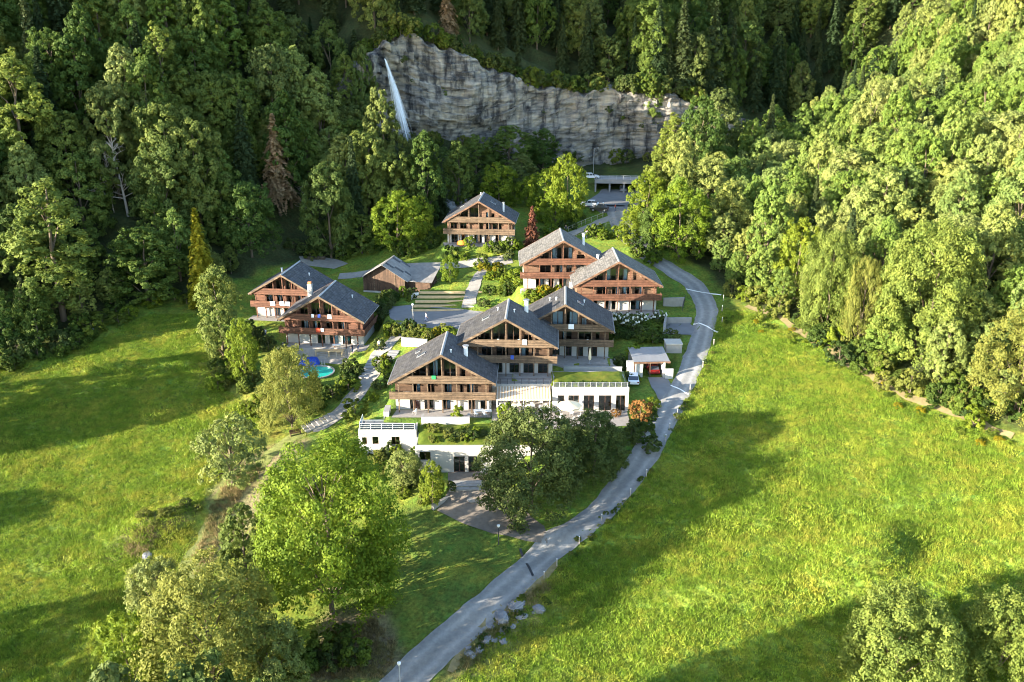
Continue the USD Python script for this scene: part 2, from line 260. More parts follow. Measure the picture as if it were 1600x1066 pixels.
pad(-10.4, 124.5, -.022, -8.5, 9, -4.2, 8, -.03, 1.2)            # lawn terrace before the front chalet
pad(12, 124, 0, -8, 6.5, -7, -.2, -.03, 1.6)                      # paved terrace below the annex
pad(13, 132, 0, -2, 5.5, -7, 3, .3, 1.0)
pl = at(690, 495, 3.2); pad(pl[0], pl[1], -.1, -9.5, 10, -3.0, 2.6, 3.2, 2)   # plaza
ly = at(700, 742, -5.8); pad(ly[0], ly[1], 0, -4, 9, -3.5, 2, -5.8, 2)
pk = at(955, 318, 13.6); pad(pk[0], pk[1], 0, -8, 14, -5, 12, 13.6, 3)
po = at(495, 583, -2.7); pad(po[0], po[1], 0, -4.5, 4, -3.2, 4.5, -2.7, 2)
bn = at(592, 458, 3.6); pad(bn[0], bn[1], -.2, -6, 9, -1.5, 9, 3.6, 2)
cp = at(1020, 600, 1.6); pad(cp[0], cp[1], 0, -4.5, 3.5, -3, 7, 1.6, 1.5)
gd = at(1055, 522, 4.0); pad(gd[0], gd[1], 0, -4, 3.5, -.5, 5, 4.0, 1)
height = RegularGridInterpolator((xs, ys), Z, bounds_error=False, fill_value=None)
def gz(x, y): return float(height((x, y)))
def spot(px, py, t0=60.):
    """where the ground lies on the line of sight through a place of the photograph"""
    d = ray(px, py); t = np.arange(t0, 420, .25); p = d[None] * t[:, None] + [0, 0, EYE]
    h = height(p[:, :2]) - p[:, 2]; i = np.argmax(h > 0)
    if h[i] <= 0: return None
    a, b = h[i - 1], h[i]; k = t[i - 1] + .25 * (-a) / (b - a) if i else t[0]
    q = d * k + [0, 0, EYE]; return np.array([q[0], q[1], gz(q[0], q[1])])
def project(p):
    p = np.atleast_2d(p) - [0, 0, EYE]; s, c = math.sin(PITCH), math.cos(PITCH)
    fw = p[:, 1] * c - p[:, 2] * s; dn = -p[:, 1] * s - p[:, 2] * c
    return np.stack([800 + FPX * p[:, 0] / fw, 533 + FPX * dn / fw, fw], 1)

# ------------------------------------------------------------------ where the woods stand
def wpoly(px, extra=()):
    return Polygon([tuple(spot(*p)[:2]) for p in px] + list(extra)).buffer(0)
import shapely
def inside(poly, P): return shapely.contains_xy(poly, P[:, 0], P[:, 1])
LEFT = wpoly([(2, 556), (70, 540), (130, 512), (165, 480), (235, 462), (300, 462), (335, 440), (390, 424), (470, 402), (545, 398), (575, 380), (600, 368), (655, 366)], [(-14, 212), (-4, 228), (6, 244), (24, 244), (26, 256), (4, 254), (-18, 244), (-40, 234), (-62, 224), (-75, 250), (-95, 300), (-180, 300), (-190, 160), (-125, 150)])
RIGHT = wpoly([(1598, 668), (1500, 625), (1400, 568), (1300, 522), (1200, 484), (1160, 464), (1128, 438), (1100, 415), (1060, 392), (1030, 372), (1005, 345)], [(36, 228), (50, 246), (70, 262), (110, 285), (200, 300), (220, 60), (95, 70), (80, 98)])
BACK = Polygon([(-160, 300), (-75, 246), (-62, 229), (-50, 235), (-40, 240.5), (-28, 244.5), (-18, 249.5), (-8, 254.5), (4, 258.5), (18, 260.5), (34, 260.5), (46, 261.5), (60, 266), (80, 276), (110, 290), (210, 310), (240, 400), (-200, 400)]).buffer(0)

# ------------------------------------------------------------------ the ground sheet
V = np.stack([GX.ravel(), GY.ravel(), Z.ravel()], 1)
nx, ny = len(xs), len(ys)
ii, jj = np.meshgrid(np.arange(nx - 1), np.arange(ny - 1), indexing='ij'); q0 = (ii * ny + jj).ravel()
F = np.stack([q0, q0 + ny, q0 + ny + 1, q0 + 1], 1)
n1 = fbm(V * [1 / 22, 1 / 22, 0], 4, 21); n2 = fbm(V * [1 / 6, 1 / 6, 0], 3, 5)
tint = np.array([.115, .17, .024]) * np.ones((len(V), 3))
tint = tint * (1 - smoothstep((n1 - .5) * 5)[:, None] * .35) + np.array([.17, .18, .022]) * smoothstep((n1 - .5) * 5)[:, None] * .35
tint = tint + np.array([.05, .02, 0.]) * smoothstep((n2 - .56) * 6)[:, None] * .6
def paint(poly, col, soft=1.5, amount=1.0, wob=1.5):
    dd = shapely.distance(poly, shapely.points(V[:, 0], V[:, 1])) + (n2 - .5) * wob * 2
    near = (np.abs(V[:, 0]) < 300)
    k = (smoothstep(1 - dd / soft) * amount * near)[:, None]
    tint[:] = tint * (1 - k) + np.array(col) * k
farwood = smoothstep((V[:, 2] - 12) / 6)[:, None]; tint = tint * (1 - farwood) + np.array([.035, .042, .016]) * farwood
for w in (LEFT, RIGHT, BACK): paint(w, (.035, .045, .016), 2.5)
lawn = (.085, .125, .022)
paint(wpoly([(500, 1060), (520, 940), (640, 800), (800, 830), (830, 870), (690, 985), (600, 1060)]), lawn, 1.5)
paint(wpoly([(560, 690), (600, 640), (690, 650), (800, 660), (960, 645), (1010, 690), (990, 720), (800, 720)]), (.075, .125, .02), 1.5)
paint(wpoly([(330, 870), (300, 900), (340, 770), (360, 745), (420, 700), (480, 690), (420, 760), (360, 850)]), (.20, .175, .085), 1.2)
paint(wpoly([(480, 1060), (520, 975), (600, 965), (620, 1040)]), (.17, .14, .075), 2)
paint(wpoly([(180, 870), (200, 830), (290, 780), (310, 800), (250, 850)]), (.17, .12, .06), 1.5, .7)
paint(wpoly([(310, 560), (390, 600), (450, 650), (420, 690), (350, 640)]), (.17, .165, .03), 4, .7)
paint(wpoly([(1030, 560), (1080, 540), (1120, 480), (1180, 470), (1130, 560), (1050, 660)]), (.12, .14, .025), 2, .4)
paint(wpoly([(700, 1060), (720, 1000), (800, 930), (850, 940), (780, 1040)]), (.16, .14, .06), 2, .6)
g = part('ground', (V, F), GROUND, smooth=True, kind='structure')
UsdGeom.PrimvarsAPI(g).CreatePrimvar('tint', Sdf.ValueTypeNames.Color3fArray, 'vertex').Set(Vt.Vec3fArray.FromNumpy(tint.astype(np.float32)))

def smoothline(P, step=.7):
    P = np.asarray(P, float); t = np.concatenate([[0], np.cumsum(np.linalg.norm(np.diff(P, axis=0), axis=1))])
    from scipy.interpolate import PchipInterpolator
    s = np.arange(0, t[-1], step); return np.stack([PchipInterpolator(t, P[:, k])(s) for k in range(P.shape[1])], 1)
def ribbon(name, px, width, m, lift=.05, kind='structure', wob=.15, cols=9, seed=0, world=None, label=None):
    c = smoothline([spot(*p)[:2] for p in px] if world is None else world)
    w = np.interp(np.linspace(0, 1, len(c)), np.linspace(0, 1, len(np.atleast_1d(width))), np.atleast_1d(width)) / 2
    t = np.gradient(c, axis=0); t /= np.linalg.norm(t, axis=1, keepdims=True); nrm = np.stack([-t[:, 1], t[:, 0]], 1)
    ew = [w + wob * 2 * (fbm(np.stack([c[:, 0] * .5, c[:, 1] * .5, 0 * w + s * 9], 1), 3, seed) - .5) * 2 for s in (0, 1)]
    k = np.linspace(-1, 1, cols); P = c[:, None] + nrm[:, None] * np.where(k < 0, k * ew[0][:, None], k * ew[1][:, None])[..., None]
    z = height(P.reshape(-1, 2)).reshape(P.shape[:2]); zc = gaussian_filter(z, (1.5, 0)); z = np.maximum(z, zc) + lift
    v = np.concatenate([P, z[..., None]], -1); lo = v.copy(); 
    f = [[i * cols + j, (i + 1) * cols + j, (i + 1) * cols + j + 1, i * cols + j + 1] for i in range(len(c) - 1) for j in range(cols - 1)]
    return part(name, (v.reshape(-1, 3), f), m, smooth=True, kind=kind, label=label), c
def sheet(name, poly, m, lift=.04, kind='structure', cell=.8, z=None):
    """a flat-lying paved area draped on the ground"""
    tri = trimesh.creation.triangulate_polygon(poly.segmentize(cell), engine='earcut')
    tm = trimesh.Trimesh(np.c_[tri[0], np.zeros(len(tri[0]))], tri[1], process=False)
    for _ in range(6):
        if tm.edges_unique_length.max() < 1.6: break
        tm = tm.subdivide_to_size(1.5, max_iter=8) if hasattr(tm, 'subdivide_to_size') else tm.subdivide()
    v = np.array(tm.vertices); v[:, 2] = (height(v[:, :2]) if z is None else z) + lift
    return part(name, (v, np.array(tm.faces)), m, smooth=True, kind=kind)
roadm = {'g': ('geometry', {}), 'n': ('noise_texture', {'scale': 1.6, 'detail': 7, 'roughness': .75}), 'r': ('rgb_ramp', {'ramp': [(.3, (.185, .185, .185)), (.5, (.235, .233, .23)), (.7, (.29, .285, .275))]}), 'a': ('attribute', {'attribute': 'wear'}), 'mx': ('mix_color', {'blend_type': 'multiply', 'fac': 1.0, 'use_clamp': False}),
         'n2': ('noise_texture', {'scale': 9, 'detail': 4}), 'b': ('bump', {'strength': .3, 'distance': .05}), 'p': ('principled_bsdf', {'roughness': .85, 'specular_ior_level': .2})}
usdkit.material(stage, '/World/Looks/road', roadm, [('g.position', 'n.vector'), ('g.position', 'n2.vector'), ('n.fac', 'r.fac'), ('r.color', 'mx.a'), ('a.color', 'mx.b'), ('mx.result', 'p.base_color'), ('n2.fac', 'b.height'), ('b.normal', 'p.normal')], surface='p.BSDF')
ROADPX = [(560, 1066 + 60), (632, 1064), (690, 1008), (745, 962), (805, 908), (858, 862), (915, 818), (965, 768), (1006, 714), (1032, 668), (1056, 620), (1082, 568), (1098, 520), (1102, 475), (1085, 447), (1052, 424)]
w0 = [spot(*p)[:2] for p in ROADPX[1:]]
_, ROAD = ribbon('road', None, [4.6, 4.2, 3.8, 3.6, 3.7, 4.1, 5.2, 4.6], '/World/Looks/road', .06, world=[2 * w0[0] - w0[1]] + w0 + [np.array([27.5, 186]), np.array([25., 200]), np.array([24.5, 212])], cols=17)
k_ = np.abs(np.linspace(-1, 1, 17)); wear = .84 + .34 * np.exp(-((k_ - .45) / .2) ** 2) + .12 * (k_ > .9); wear = np.tile(wear, len(ROAD)) * np.repeat(.88 + .24 * fbm(np.c_[ROAD / 7, 0 * ROAD[:, :1]], 3, 2), 17)
UsdGeom.PrimvarsAPI(stage.GetPrimAtPath('/World/road')).CreatePrimvar('wear', Sdf.ValueTypeNames.Color3fArray, 'vertex').Set(Vt.Vec3fArray.FromNumpy((wear[:, None] * [1, .99, .97]).astype(np.float32)))

# ------------------------------------------------------------------ the rock wall with the waterfall
def cliffmesh():
    L = np.concatenate([[0], np.cumsum(np.linalg.norm(np.diff(CLIFF[:, :2], axis=0), axis=1))]); s = np.linspace(0, L[-1], 420); h = np.linspace(-.12, 1.06, 150)
    C = np.stack([np.interp(s, L, gaussian_filter(CLIFF[:, k], .6) if k < 2 else CLIFF[:, k]) for k in range(4)], 1)
    t = np.gradient(C[:, :2], axis=0); t /= np.linalg.norm(t, axis=1, keepdims=True); out = np.stack([t[:, 1], -t[:, 0]], 1)
    rise = C[:, 3] * (1 + .22 * (fbm(np.stack([s / 4, 0 * s, 0 * s], -1), 4, 77) - .55)); zz = C[:, 2, None] + rise[:, None] * h; S = np.broadcast_to(s[:, None], zz.shape)
    tilt = zz + .28 * S * np.exp(-((S - 45) / 30.) ** 2)
    d = (fbm(np.stack([S / 11, tilt / 9, 0 * S], -1), 5, 31) - .5) * 8.0
    lay = tilt / 2.1 + 1.1 * fbm(np.stack([S / 14, zz / 14, 0 * S], -1), 3, 4); fr = lay - np.floor(lay)
    d += 1.7 * (meshkit.noise(np.stack([np.floor(lay) * 3.7, np.floor(S / 3.1 + np.floor(lay) * .37), 0 * S], -1), 8) - .4) + .35 * fr + 1.0 * (meshkit.noise(np.stack([np.floor(lay) * 1.7, S / 12, 0 * S], -1), 28) - .4)
    lay2 = tilt / .75 + 1.5 * fbm(np.stack([S / 5, zz / 5, 0 * S], -1), 3, 14); d += .5 * (meshkit.noise(np.stack([np.floor(lay2) * 5.1, S / 4, 0 * S], -1), 18) - .4)
    d += 1.5 * np.abs(fbm(np.stack([S / 2.6, tilt / 8, 0 * S], -1), 4, 12) - .5)
    bulge = 3.0 * np.exp(-((S - 24) / 5.) ** 2 - ((h - .85) / .2) ** 2) + 2.5 * np.exp(-((S - 52) / 11.) ** 2 - ((h - .6) / .35) ** 2) - 3.4 * np.exp(-((S - 36) / 3.2) ** 2 - ((h - .55) / .3) ** 2)
    d = (d + bulge + 1.2) * np.minimum(1, C[:, 3, None] / 12); lean = -1.2 * h
    d = d * smoothstep((1.06 - h) / .08) + lean - 7.5 * smoothstep((h - .97) / .09)
    P = C[:, None, :2] + out[:, None] * d[..., None]
    v = np.concatenate([P, zz[..., None]], -1); n = len(h)
    f = [[i * n + j, (i + 1) * n + j, (i + 1) * n + j + 1, i * n + j + 1] for i in range(len(s) - 1) for j in range(n - 1)]
    return v.reshape(-1, 3), f
rockn = {'g': ('geometry', {}), 'mp': ('mapping', {'scale': (.12, .12, .9), 'rotation': (.1, .22, 0)}), 'mv': ('mapping', {'scale': (.28, .28, .06)}), 'n': ('noise_texture', {'scale': 1.0, 'detail': 8, 'roughness': .7}), 'nv': ('noise_texture', {'scale': 1.3, 'detail': 5, 'roughness': .6}),
         'r': ('rgb_ramp', {'ramp': [(.30, (.045, .045, .047)), (.43, (.165, .162, .155)), (.55, (.29, .272, .238)), (.75, (.44, .40, .335))]}), 'rv': ('rgb_ramp', {'ramp': [(.38, (.18, .19, .22)), (.5, (.8, .8, .8)), (.7, (1.15, 1.08, .96))]}),
         'mx': ('mix_color', {'blend_type': 'multiply', 'fac': 1.0, 'use_clamp': False}), 'b': ('bump', {'strength': .8, 'distance': .5}), 'p': ('principled_bsdf', {'roughness': .85, 'specular_ior_level': .25})}
usdkit.material(stage, '/World/Looks/rock', rockn, [('g.position', 'mp.vector'), ('g.position', 'mv.vector'), ('mp.vector', 'n.vector'), ('mv.vector', 'nv.vector'), ('n.fac', 'r.fac'), ('nv.fac', 'rv.fac'), ('r.color', 'mx.a'), ('rv.color', 'mx.b'), ('mx.result', 'p.base_color'), ('n.fac', 'b.height'), ('b.normal', 'p.normal')], surface='p.BSDF')
part('cliff', cliffmesh(), '/World/Looks/rock', smooth=50, kind='structure')
def rock(seed, size):
    m = trimesh.creation.icosphere(4); v = np.array(m.vertices); v = v * (1 + .9 * (fbm(v * 1.6 + seed * 7, 4, seed) - .5)[:, None])
    c = np.round(v * 3.2) / 3.2; v = v * .6 + c * .4; v *= size
    return v, m.faces

# ------------------------------------------------------------------ trees
def unit(v): return v / (np.linalg.norm(v, axis=-1, keepdims=True) + 1e-9)
def leafquads(p, n, size, rng, aspect=.62):
    n = unit(n); a = unit(np.cross(n, unit(rng.normal(size=n.shape)))); b = np.cross(n, a); s = (size * rng.uniform(.65, 1.35, len(p)))[:, None]
    tip = p + a * s * .55 - n * s * .12; tail = p - a * s * .5 - n * s * .05; l = p + b * s * .5 * aspect; r = p - b * s * .5 * aspect
    v = np.stack([tail, l, tip, r], 1).reshape(-1, 3); k = np.arange(len(p))[:, None] * 4
    return v, np.vstack([k + [0, 1, 2], k + [0, 2, 3]])
def crown_and_trunk(seed, H, R_, base, lobes, leaves, leaf, style='round', sub=9, gaps=.0, trunk_r=None, zsq=1.25, skel=9):
    rng = np.random.default_rng(seed)
    t = (np.arange(lobes) + rng.uniform(0, 1, lobes)) / lobes * .96 + .03
    env = {'round': lambda t: np.sqrt(np.clip(1 - np.abs(2 * t - .86) ** 2.2 / 1.32, .03, 1)), 'cone': lambda t: np.clip(1.05 - t, .06, 1) ** .75, 'tall': lambda t: np.clip(np.sin(np.pi * np.clip(t, 0, 1) ** .75), .15, 1) ** .6, 'flat': lambda t: np.sqrt(np.clip(1 - (t - .3) ** 2 / .55, .05, 1))}[style]
    ang = np.arange(lobes) * 2.39996 + rng.normal(0, .5, lobes); lr = R_ * rng.uniform(.26, .44, lobes) * (.55 + .45 * env(t))
    rad = np.clip(env(t) * R_ - lr * rng.uniform(.6, 1.1, lobes), 0, None); hz = H - base
    c = np.stack([rad * np.cos(ang), rad * np.sin(ang), base + t * hz * .94], 1) + rng.normal(0, .05 * R_, (lobes, 3))
    c[:, 2] = np.minimum(c[:, 2], H - lr * zsq * .9)
    k = rng.choice(lobes, leaves, p=lr ** 2 / (lr ** 2).sum())
    # every lobe carries several sprays of leaves on its outer side
    sd = unit(rng.normal(size=(lobes, sub, 3)) + unit(c * [1, 1, 0])[:, None] * .55 + [0, 0, .35])
    sr = rng.uniform(.2, .46, (lobes, sub)); keep = rng.uniform(size=(lobes, sub)) > gaps
    j = rng.integers(0, sub, leaves); ok = keep[k, j]
    sc = c[k] + sd[k, j] * (lr[k] * .78)[:, None] * [1, 1, zsq]
    o = unit(rng.normal(size=(leaves, 3))) * (rng.uniform(.2, 1, leaves) ** .5 * sr[k, j] * lr[k])[:, None] * [1, 1, .75]
    p = sc + o; p[:, 2] -= .12 * np.linalg.norm(o[:, :2], axis=1)
    n = unit(p - c[k]) * .65 + unit(o) * .5 + [0, 0, .3] + rng.normal(0, .38, (leaves, 3))
    v, f = leafquads(p[ok], n[ok], leaf, rng)
    m = MB(); tr = trunk_r or (.012 * H + .05); zs = np.linspace(0, base + hz * .8, 9); bend = np.cumsum(rng.normal(0, .02 * H, (9, 2)) * np.linspace(0, .6, 9)[:, None], 0)
    tp = np.c_[bend, zs]; tp[0, 2] = -.5; m.tube(tp, tr * np.linspace(1.25, .22, 9), 7)
    for i in rng.choice(lobes, min(lobes, skel), replace=False):
        z0 = max(base * .7, c[i, 2] - np.hypot(*c[i, :2]) * .9 - .1 * hz); z0 = min(z0, zs[-1] * .95); p0 = np.array([np.interp(z0, zs, bend[:, 0]), np.interp(z0, zs, bend[:, 1]), z0])
        mid = (p0 + c[i]) / 2 + [0, 0, .06 * hz]; m.tube([p0, mid, c[i]], [tr * .42, tr * .26, tr * .1], 5)
    return (v, f), m
def spruce_parts(seed, H, R_, levels, size, droop=.32, base=.08, bare=0.0):
    rng = np.random.default_rng(seed); P, N = [], []
    for i in range(levels):
        t = (i + rng.uniform(0, .6)) / levels; z = H * (base + (1 - base) * t); r = R_ * (1 - t) ** .85 * rng.uniform(.75, 1.1) + .12
        for a in rng.uniform(0, 2 * np.pi) + np.arange(7) * 2 * np.pi / 7 + rng.normal(0, .2, 7):
            if rng.uniform() < bare: continue
            rr = r * rng.uniform(.7, 1.12); k = np.linspace(.08, 1, max(3, int(rr / size * 3.2))); wdt = .32 * rr * (1 - k * .75)
            for s in (-1, 0, 1):
                x = np.stack([k * rr * np.cos(a) - s * wdt * np.sin(a), k * rr * np.sin(a) + s * wdt * np.cos(a), z - droop * rr * k ** 1.6 - .12 * abs(s) * rr * k], 1)
                P.append(x + rng.normal(0, .05, x.shape)); N.append(np.tile([np.cos(a) * .5, np.sin(a) * .5, 1.], (len(k), 1)) + rng.normal(0, .35, (len(k), 3)))
    P, N = np.vstack(P), np.vstack(N); v, f = leafquads(P, N, size * 1.25, rng, .5)
    m = MB().tube([(0, 0, -.5), (0, 0, H * .5), (0, 0, H * .97)], [.014 * H, .009 * H, .02], 7)
    return (v, f), m
def dead_parts(seed, H, n=16, spread=.35):
    rng = np.random.default_rng(seed); m = MB(); zs = np.linspace(-.4, H, 8); b = np.cumsum(rng.normal(0, .012 * H, (8, 2)), 0); tr = .014 * H; m.tube(np.c_[b, zs], tr * np.linspace(1.2, .15, 8), 6)
    for i in range(n):
        z = H * rng.uniform(.18, .92); a = rng.uniform(0, 2 * np.pi); L = H * spread * rng.uniform(.5, 1.1) * (1.15 - z / H); p0 = np.array([np.interp(z, zs, b[:, 0]), np.interp(z, zs, b[:, 1]), z])
        e = p0 + L * np.array([np.cos(a), np.sin(a), rng.uniform(.3, 1.3)]); mid = (p0 + e) / 2 + rng.normal(0, .06 * L, 3); m.tube([p0, mid, e], [tr * .4, tr * .28, tr * .08], 4)
        for q in range(4):
            s = mid + (e - mid) * rng.uniform(0, .9); m.tube([s, s + L * .45 * unit(rng.normal(size=3) + [0, 0, .8])], [tr * .16, tr * .05], 3)
    return m
CLS = {}
def model(name, crown, trunk, leaf, barkm='bark', part_name='crown'):
    c = stage.CreateClassPrim('/World/' + name)
    if crown is not None: part(part_name, crown, leaf, c, smooth=False)
    if trunk is not None: part('trunk', trunk, MATS[barkm], c, smooth=True)
    CLS[name] = c; return c
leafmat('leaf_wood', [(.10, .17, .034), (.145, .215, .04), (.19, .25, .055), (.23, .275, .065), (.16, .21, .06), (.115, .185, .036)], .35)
leafmat('leaf_fresh', [(.21, .295, .026), (.245, .31, .03), (.19, .28, .024)], .4)
leafmat('leaf_dark', [(.10, .14, .036), (.115, .15, .04)], .25); leafmat('leaf_grey', [(.28, .325, .09), (.25, .30, .08)], .25); leafmat('leaf_bronze', [(.32, .345, .075), (.28, .32, .065)], .42, .4)
leafmat('needle', [(0.036, 0.065, 0.023), (0.052, 0.081, 0.029), (0.072, 0.098, 0.034)], .12, .3); leafmat('needle_larch', [(.34, .32, .02), (.32, .30, .02)], .3); leafmat('needle_dry', [(.42, .27, .13), (.38, .26, .14)], .2); leafmat('needle_red', [(.22, .09, .055)], .2)
leafmat('leaf_yellow', [(.34, .28, .015), (.3, .27, .02)], .3); leafmat('leaf_orange', [(.34, .17, .05), (.30, .18, .05)], .3); leafmat('leaf_flower', [(.75, .75, .66)], .2, .1); leafmat('leaf_shrub', [(0.078, 0.130, 0.023), (0.130, 0.195, 0.026), (0.182, 0.234, 0.031), (0.065, 0.111, 0.026)]); leafmat('flower_pink', [(.45, .12, .14), (.5, .25, .2)], .2, .2)
BROAD, BROADR = [], []
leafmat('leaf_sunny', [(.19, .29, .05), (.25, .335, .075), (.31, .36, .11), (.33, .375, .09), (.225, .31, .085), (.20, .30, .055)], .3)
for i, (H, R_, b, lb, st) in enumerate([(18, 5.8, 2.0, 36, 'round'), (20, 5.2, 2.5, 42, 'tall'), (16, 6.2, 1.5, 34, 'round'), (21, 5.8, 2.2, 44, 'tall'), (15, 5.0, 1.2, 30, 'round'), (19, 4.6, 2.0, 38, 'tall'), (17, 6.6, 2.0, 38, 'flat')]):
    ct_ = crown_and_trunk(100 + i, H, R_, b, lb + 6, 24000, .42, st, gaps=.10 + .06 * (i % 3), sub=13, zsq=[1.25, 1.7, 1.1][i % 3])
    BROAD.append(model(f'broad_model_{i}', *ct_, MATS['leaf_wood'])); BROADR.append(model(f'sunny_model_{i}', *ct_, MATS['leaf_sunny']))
SPR = [model('spruce_model_0', *spruce_parts(1, 20, 3.4, 46, .55), MATS['needle']), model('spruce_model_1', *spruce_parts(2, 22, 2.9, 50, .55, .4), MATS['needle']), model('spruce_model_2', *spruce_parts(3, 18, 3.6, 40, .6, .25, .14, .12), MATS['needle'])]
SHR = [model(f'shrub_model_{i}', *crown_and_trunk(300 + i, 2.2, 1.3, .05, 16, 2600, .24, 'round', zsq=1.0, trunk_r=.05, skel=5), MATS['leaf_shrub'], part_name='foliage') for i in range(3)]

def poisson(poly, r, seed, n=60000):
    rng = np.random.default_rng(seed); x0, y0, x1, y1 = poly.bounds; q = rng.uniform((x0, y0), (x1, y1), (n, 2)); q = q[inside(poly, q)]
    cell, out = {}, []
    for p in q:
        c = (int(p[0] // r), int(p[1] // r))
        if all(np.hypot(*(p - o)) > r for a in (-1, 0, 1) for b in (-1, 0, 1) for o in cell.get((c[0] + a, c[1] + b), ())):
            cell.setdefault(c, []).append(p); out.append(p)
    return np.array(out)

# ------------------------------------------------------------------ chalets
def rect(x0, x1, z0, z1): return sbox(x0, z0, x1, z1)
def chalet(name, label, pose, W=16.0, he=4.95, ha=9.5, L=10.3, wall='timber_brown', rail='timber_grey', roof='roof_dark', low='white_render', ground=(), first=(), gable=(), flue=(), vents=(), sky=(), frame='dark_wood', chimney=None, side_rail=False, seed=0):
    x, y, z, yaw = pose; rng = np.random.default_rng(seed)
    t = thing(name, label, 'chalet', None, (x, y, z), yaw)
    hb, yb, yf, yr0, yr1 = W / 2 - .75, L - 2.3, -1.35, -1.6, L - 1.6; sl = (ha - he) / (W / 2); zt = lambda u: ha - .3 - sl * abs(u)   # underside of the roof
    tri = Polygon([(-hb, -1), (hb, -1), (hb, zt(hb)), (0, zt(0)), (-hb, zt(hb))])
    f1, f2 = 2.35, 4.95
    def windows(holes, poly):
        for h in holes:
            x0, x1, z0, z1 = h[:4]; cur = h[4] if len(h) > 4 else None
            o = rect(x0, x1, z0, z1).intersection(poly.buffer(-.12))
            if o.is_empty: continue
            w = part('window', MB().prism(o.difference(o.buffer(-.09)), .06, .17), MATS[frame], t)
            part('pane', MB().prism(o.buffer(-.085), .11, .125), MATS['glass'], w)
            b = o.bounds
            if b[2] - b[0] > .9:
                xm = (b[0] + b[2]) / 2; part('mullion', MB().prism(rect(xm - .045, xm + .045, b[1], b[3]).intersection(o.buffer(-.086)), .07, .165), MATS[frame], w)
            if cur:
                k0, k1 = cur[0], cur[1]; c = MB(); xa, xb = b[0] + (b[2] - b[0]) * k0, b[0] + (b[2] - b[0]) * k1; n = max(4, int((xb - xa) / .09)); u = np.linspace(xa, xb, n)
                yy = .3 + .05 * np.where(np.arange(n) % 2, 1, -1); top = np.minimum(b[3] - .05, zt(0) - sl * np.abs(u) - .25); v = np.concatenate([np.c_[u, yy, np.full(n, b[1] + .03)], np.c_[u, yy, top]])
                c.add(v, [[i, i + 1, n + i + 1, n + i] for i in range(n - 1)]); part('curtain', c, MATS[cur[2] if len(cur) > 2 else 'curtain'], w)
    def cut(poly, holes):
        for h in holes: poly = poly.difference(rect(*h[:4]))
        return poly
    P0 = tri.intersection(rect(-9, 9, -1, f1 - .15)); P1 = tri.intersection(rect(-9, 9, f1 - .15, f2 - .15)); P2 = tri.intersection(rect(-9, 9, f2 - .15, 20))
    gi = [(a, b, .02, 2.1, *r) for a, b, *r in ground]; fi = [(a, b, f1 + .05, f1 + 2.1, *r) for a, b, *r in first]; ga = [(a, b, f2 + .05, f2 + c, *r) for a, b, c, *r in gable]
    zin = lambda p, hs: cut(p, [(h[0], h[1], h[2], min(h[3], zt(max(abs(h[0]), abs(h[1]))) - .25) if False else h[3]) for h in hs])
    part('ground_floor_wall', MB().prism(cut(P0, gi), 0, .25), MATS[low], t)
    part('first_floor_wall', MB().prism(cut(P1, fi), 0, .22), MATS[wall], t)
    gp = P2
    for h in ga: gp = gp.difference(rect(*h[:4]).intersection(P2.buffer(-.12)))
    part('gable_wall', MB().prism(gp, 0, .22), MATS[wall], t)
    windows(gi, P0.union(rect(-9, 9, -1, f1))); windows(fi, P1.buffer(.12)); windows(ga, P2)
    [part('side_wall', MB().box(*q, .25, yb - .22, f1 - .15, zt(hb)), MATS[wall], t) for q in ((-hb, -hb + .22), (hb - .22, hb))]
    [part('base_wall', MB().box(*q, .25, yb - .22, -1, f1 - .152), MATS[low], t) for q in ((-hb, -hb + .24), (hb - .24, hb))]
    part('rear_wall', MB().prism(tri, yb - .22, yb), MATS[wall], t)
    part('storey_floor', MB().box(-hb + .25, hb - .25, .26, yb - .25, f1 - .3, f1), MATS['interior'], t); part('storey_floor', MB().box(-6.4 * W / 16, 6.4 * W / 16, .26, yb - .25, f2 - .3, f2), MATS['interior'], t)
    part('partition', MB().box(-hb + .3, hb - .3, 3.4, 3.5, 0, f1 - .32).box(-hb + .3, hb - .3, 3.4, 3.5, f1 + .01, f2 - .32).prism(rect(-9, 9, f2 + .01, f2 + 2.4).intersection(tri.buffer(-.15)), 3.4, 3.5), MATS['interior'], t)
    # balconies
    e1, e2 = W / 2 - .02, (zt(0) - f2 + .1) / sl - .35
    part('balcony_floor', MB().box(-e1, e1, yf, -.002, f1 - .16, f1), MATS[rail], t); part('balcony_floor', MB().box(-e2, e2, yf, -.002, f2 - .16, f2 - .002), MATS[rail], t)
    front = Polygon([(-W / 2, 0), (W / 2, 0), (W / 2, zt(W / 2)), (0, zt(0)), (-W / 2, zt(W / 2))]).buffer(-.03)
    for fl, e in ((f1, e1), (f2, W / 2)):
        for k in range(3):
            pl_ = rect(-e, e, fl - .08 + k * .37, fl + .25 + k * .37).intersection(front) if fl == f2 else rect(-e, e, fl - .08 + k * .37, fl + .25 + k * .37)
            part('parapet_board', MB().prism(pl_, yf - .05 - .012 * (k % 2), yf), MATS[rail], t)
        part('handrail', MB().prism((rect(-e, e, fl + 1.03, fl + 1.1).intersection(front) if fl == f2 else rect(-e, e, fl + 1.03, fl + 1.1)), yf - .1, yf + .06), MATS[rail], t)
    for s in (-1, 1):
        for k in range(3): part('parapet_board', MB().box(*sorted((s * (e1 - .05), s * e1)), yf + .002, (yb if side_rail and s > 0 else -.02), f1 - .08 + k * .37, f1 + .25 + k * .37), MATS[rail], t)
        if side_rail and s > 0: part('balcony_floor', MB().box(hb + .002, e1 - .06, 0, yb, f1 - .16, f1), MATS[rail], t)
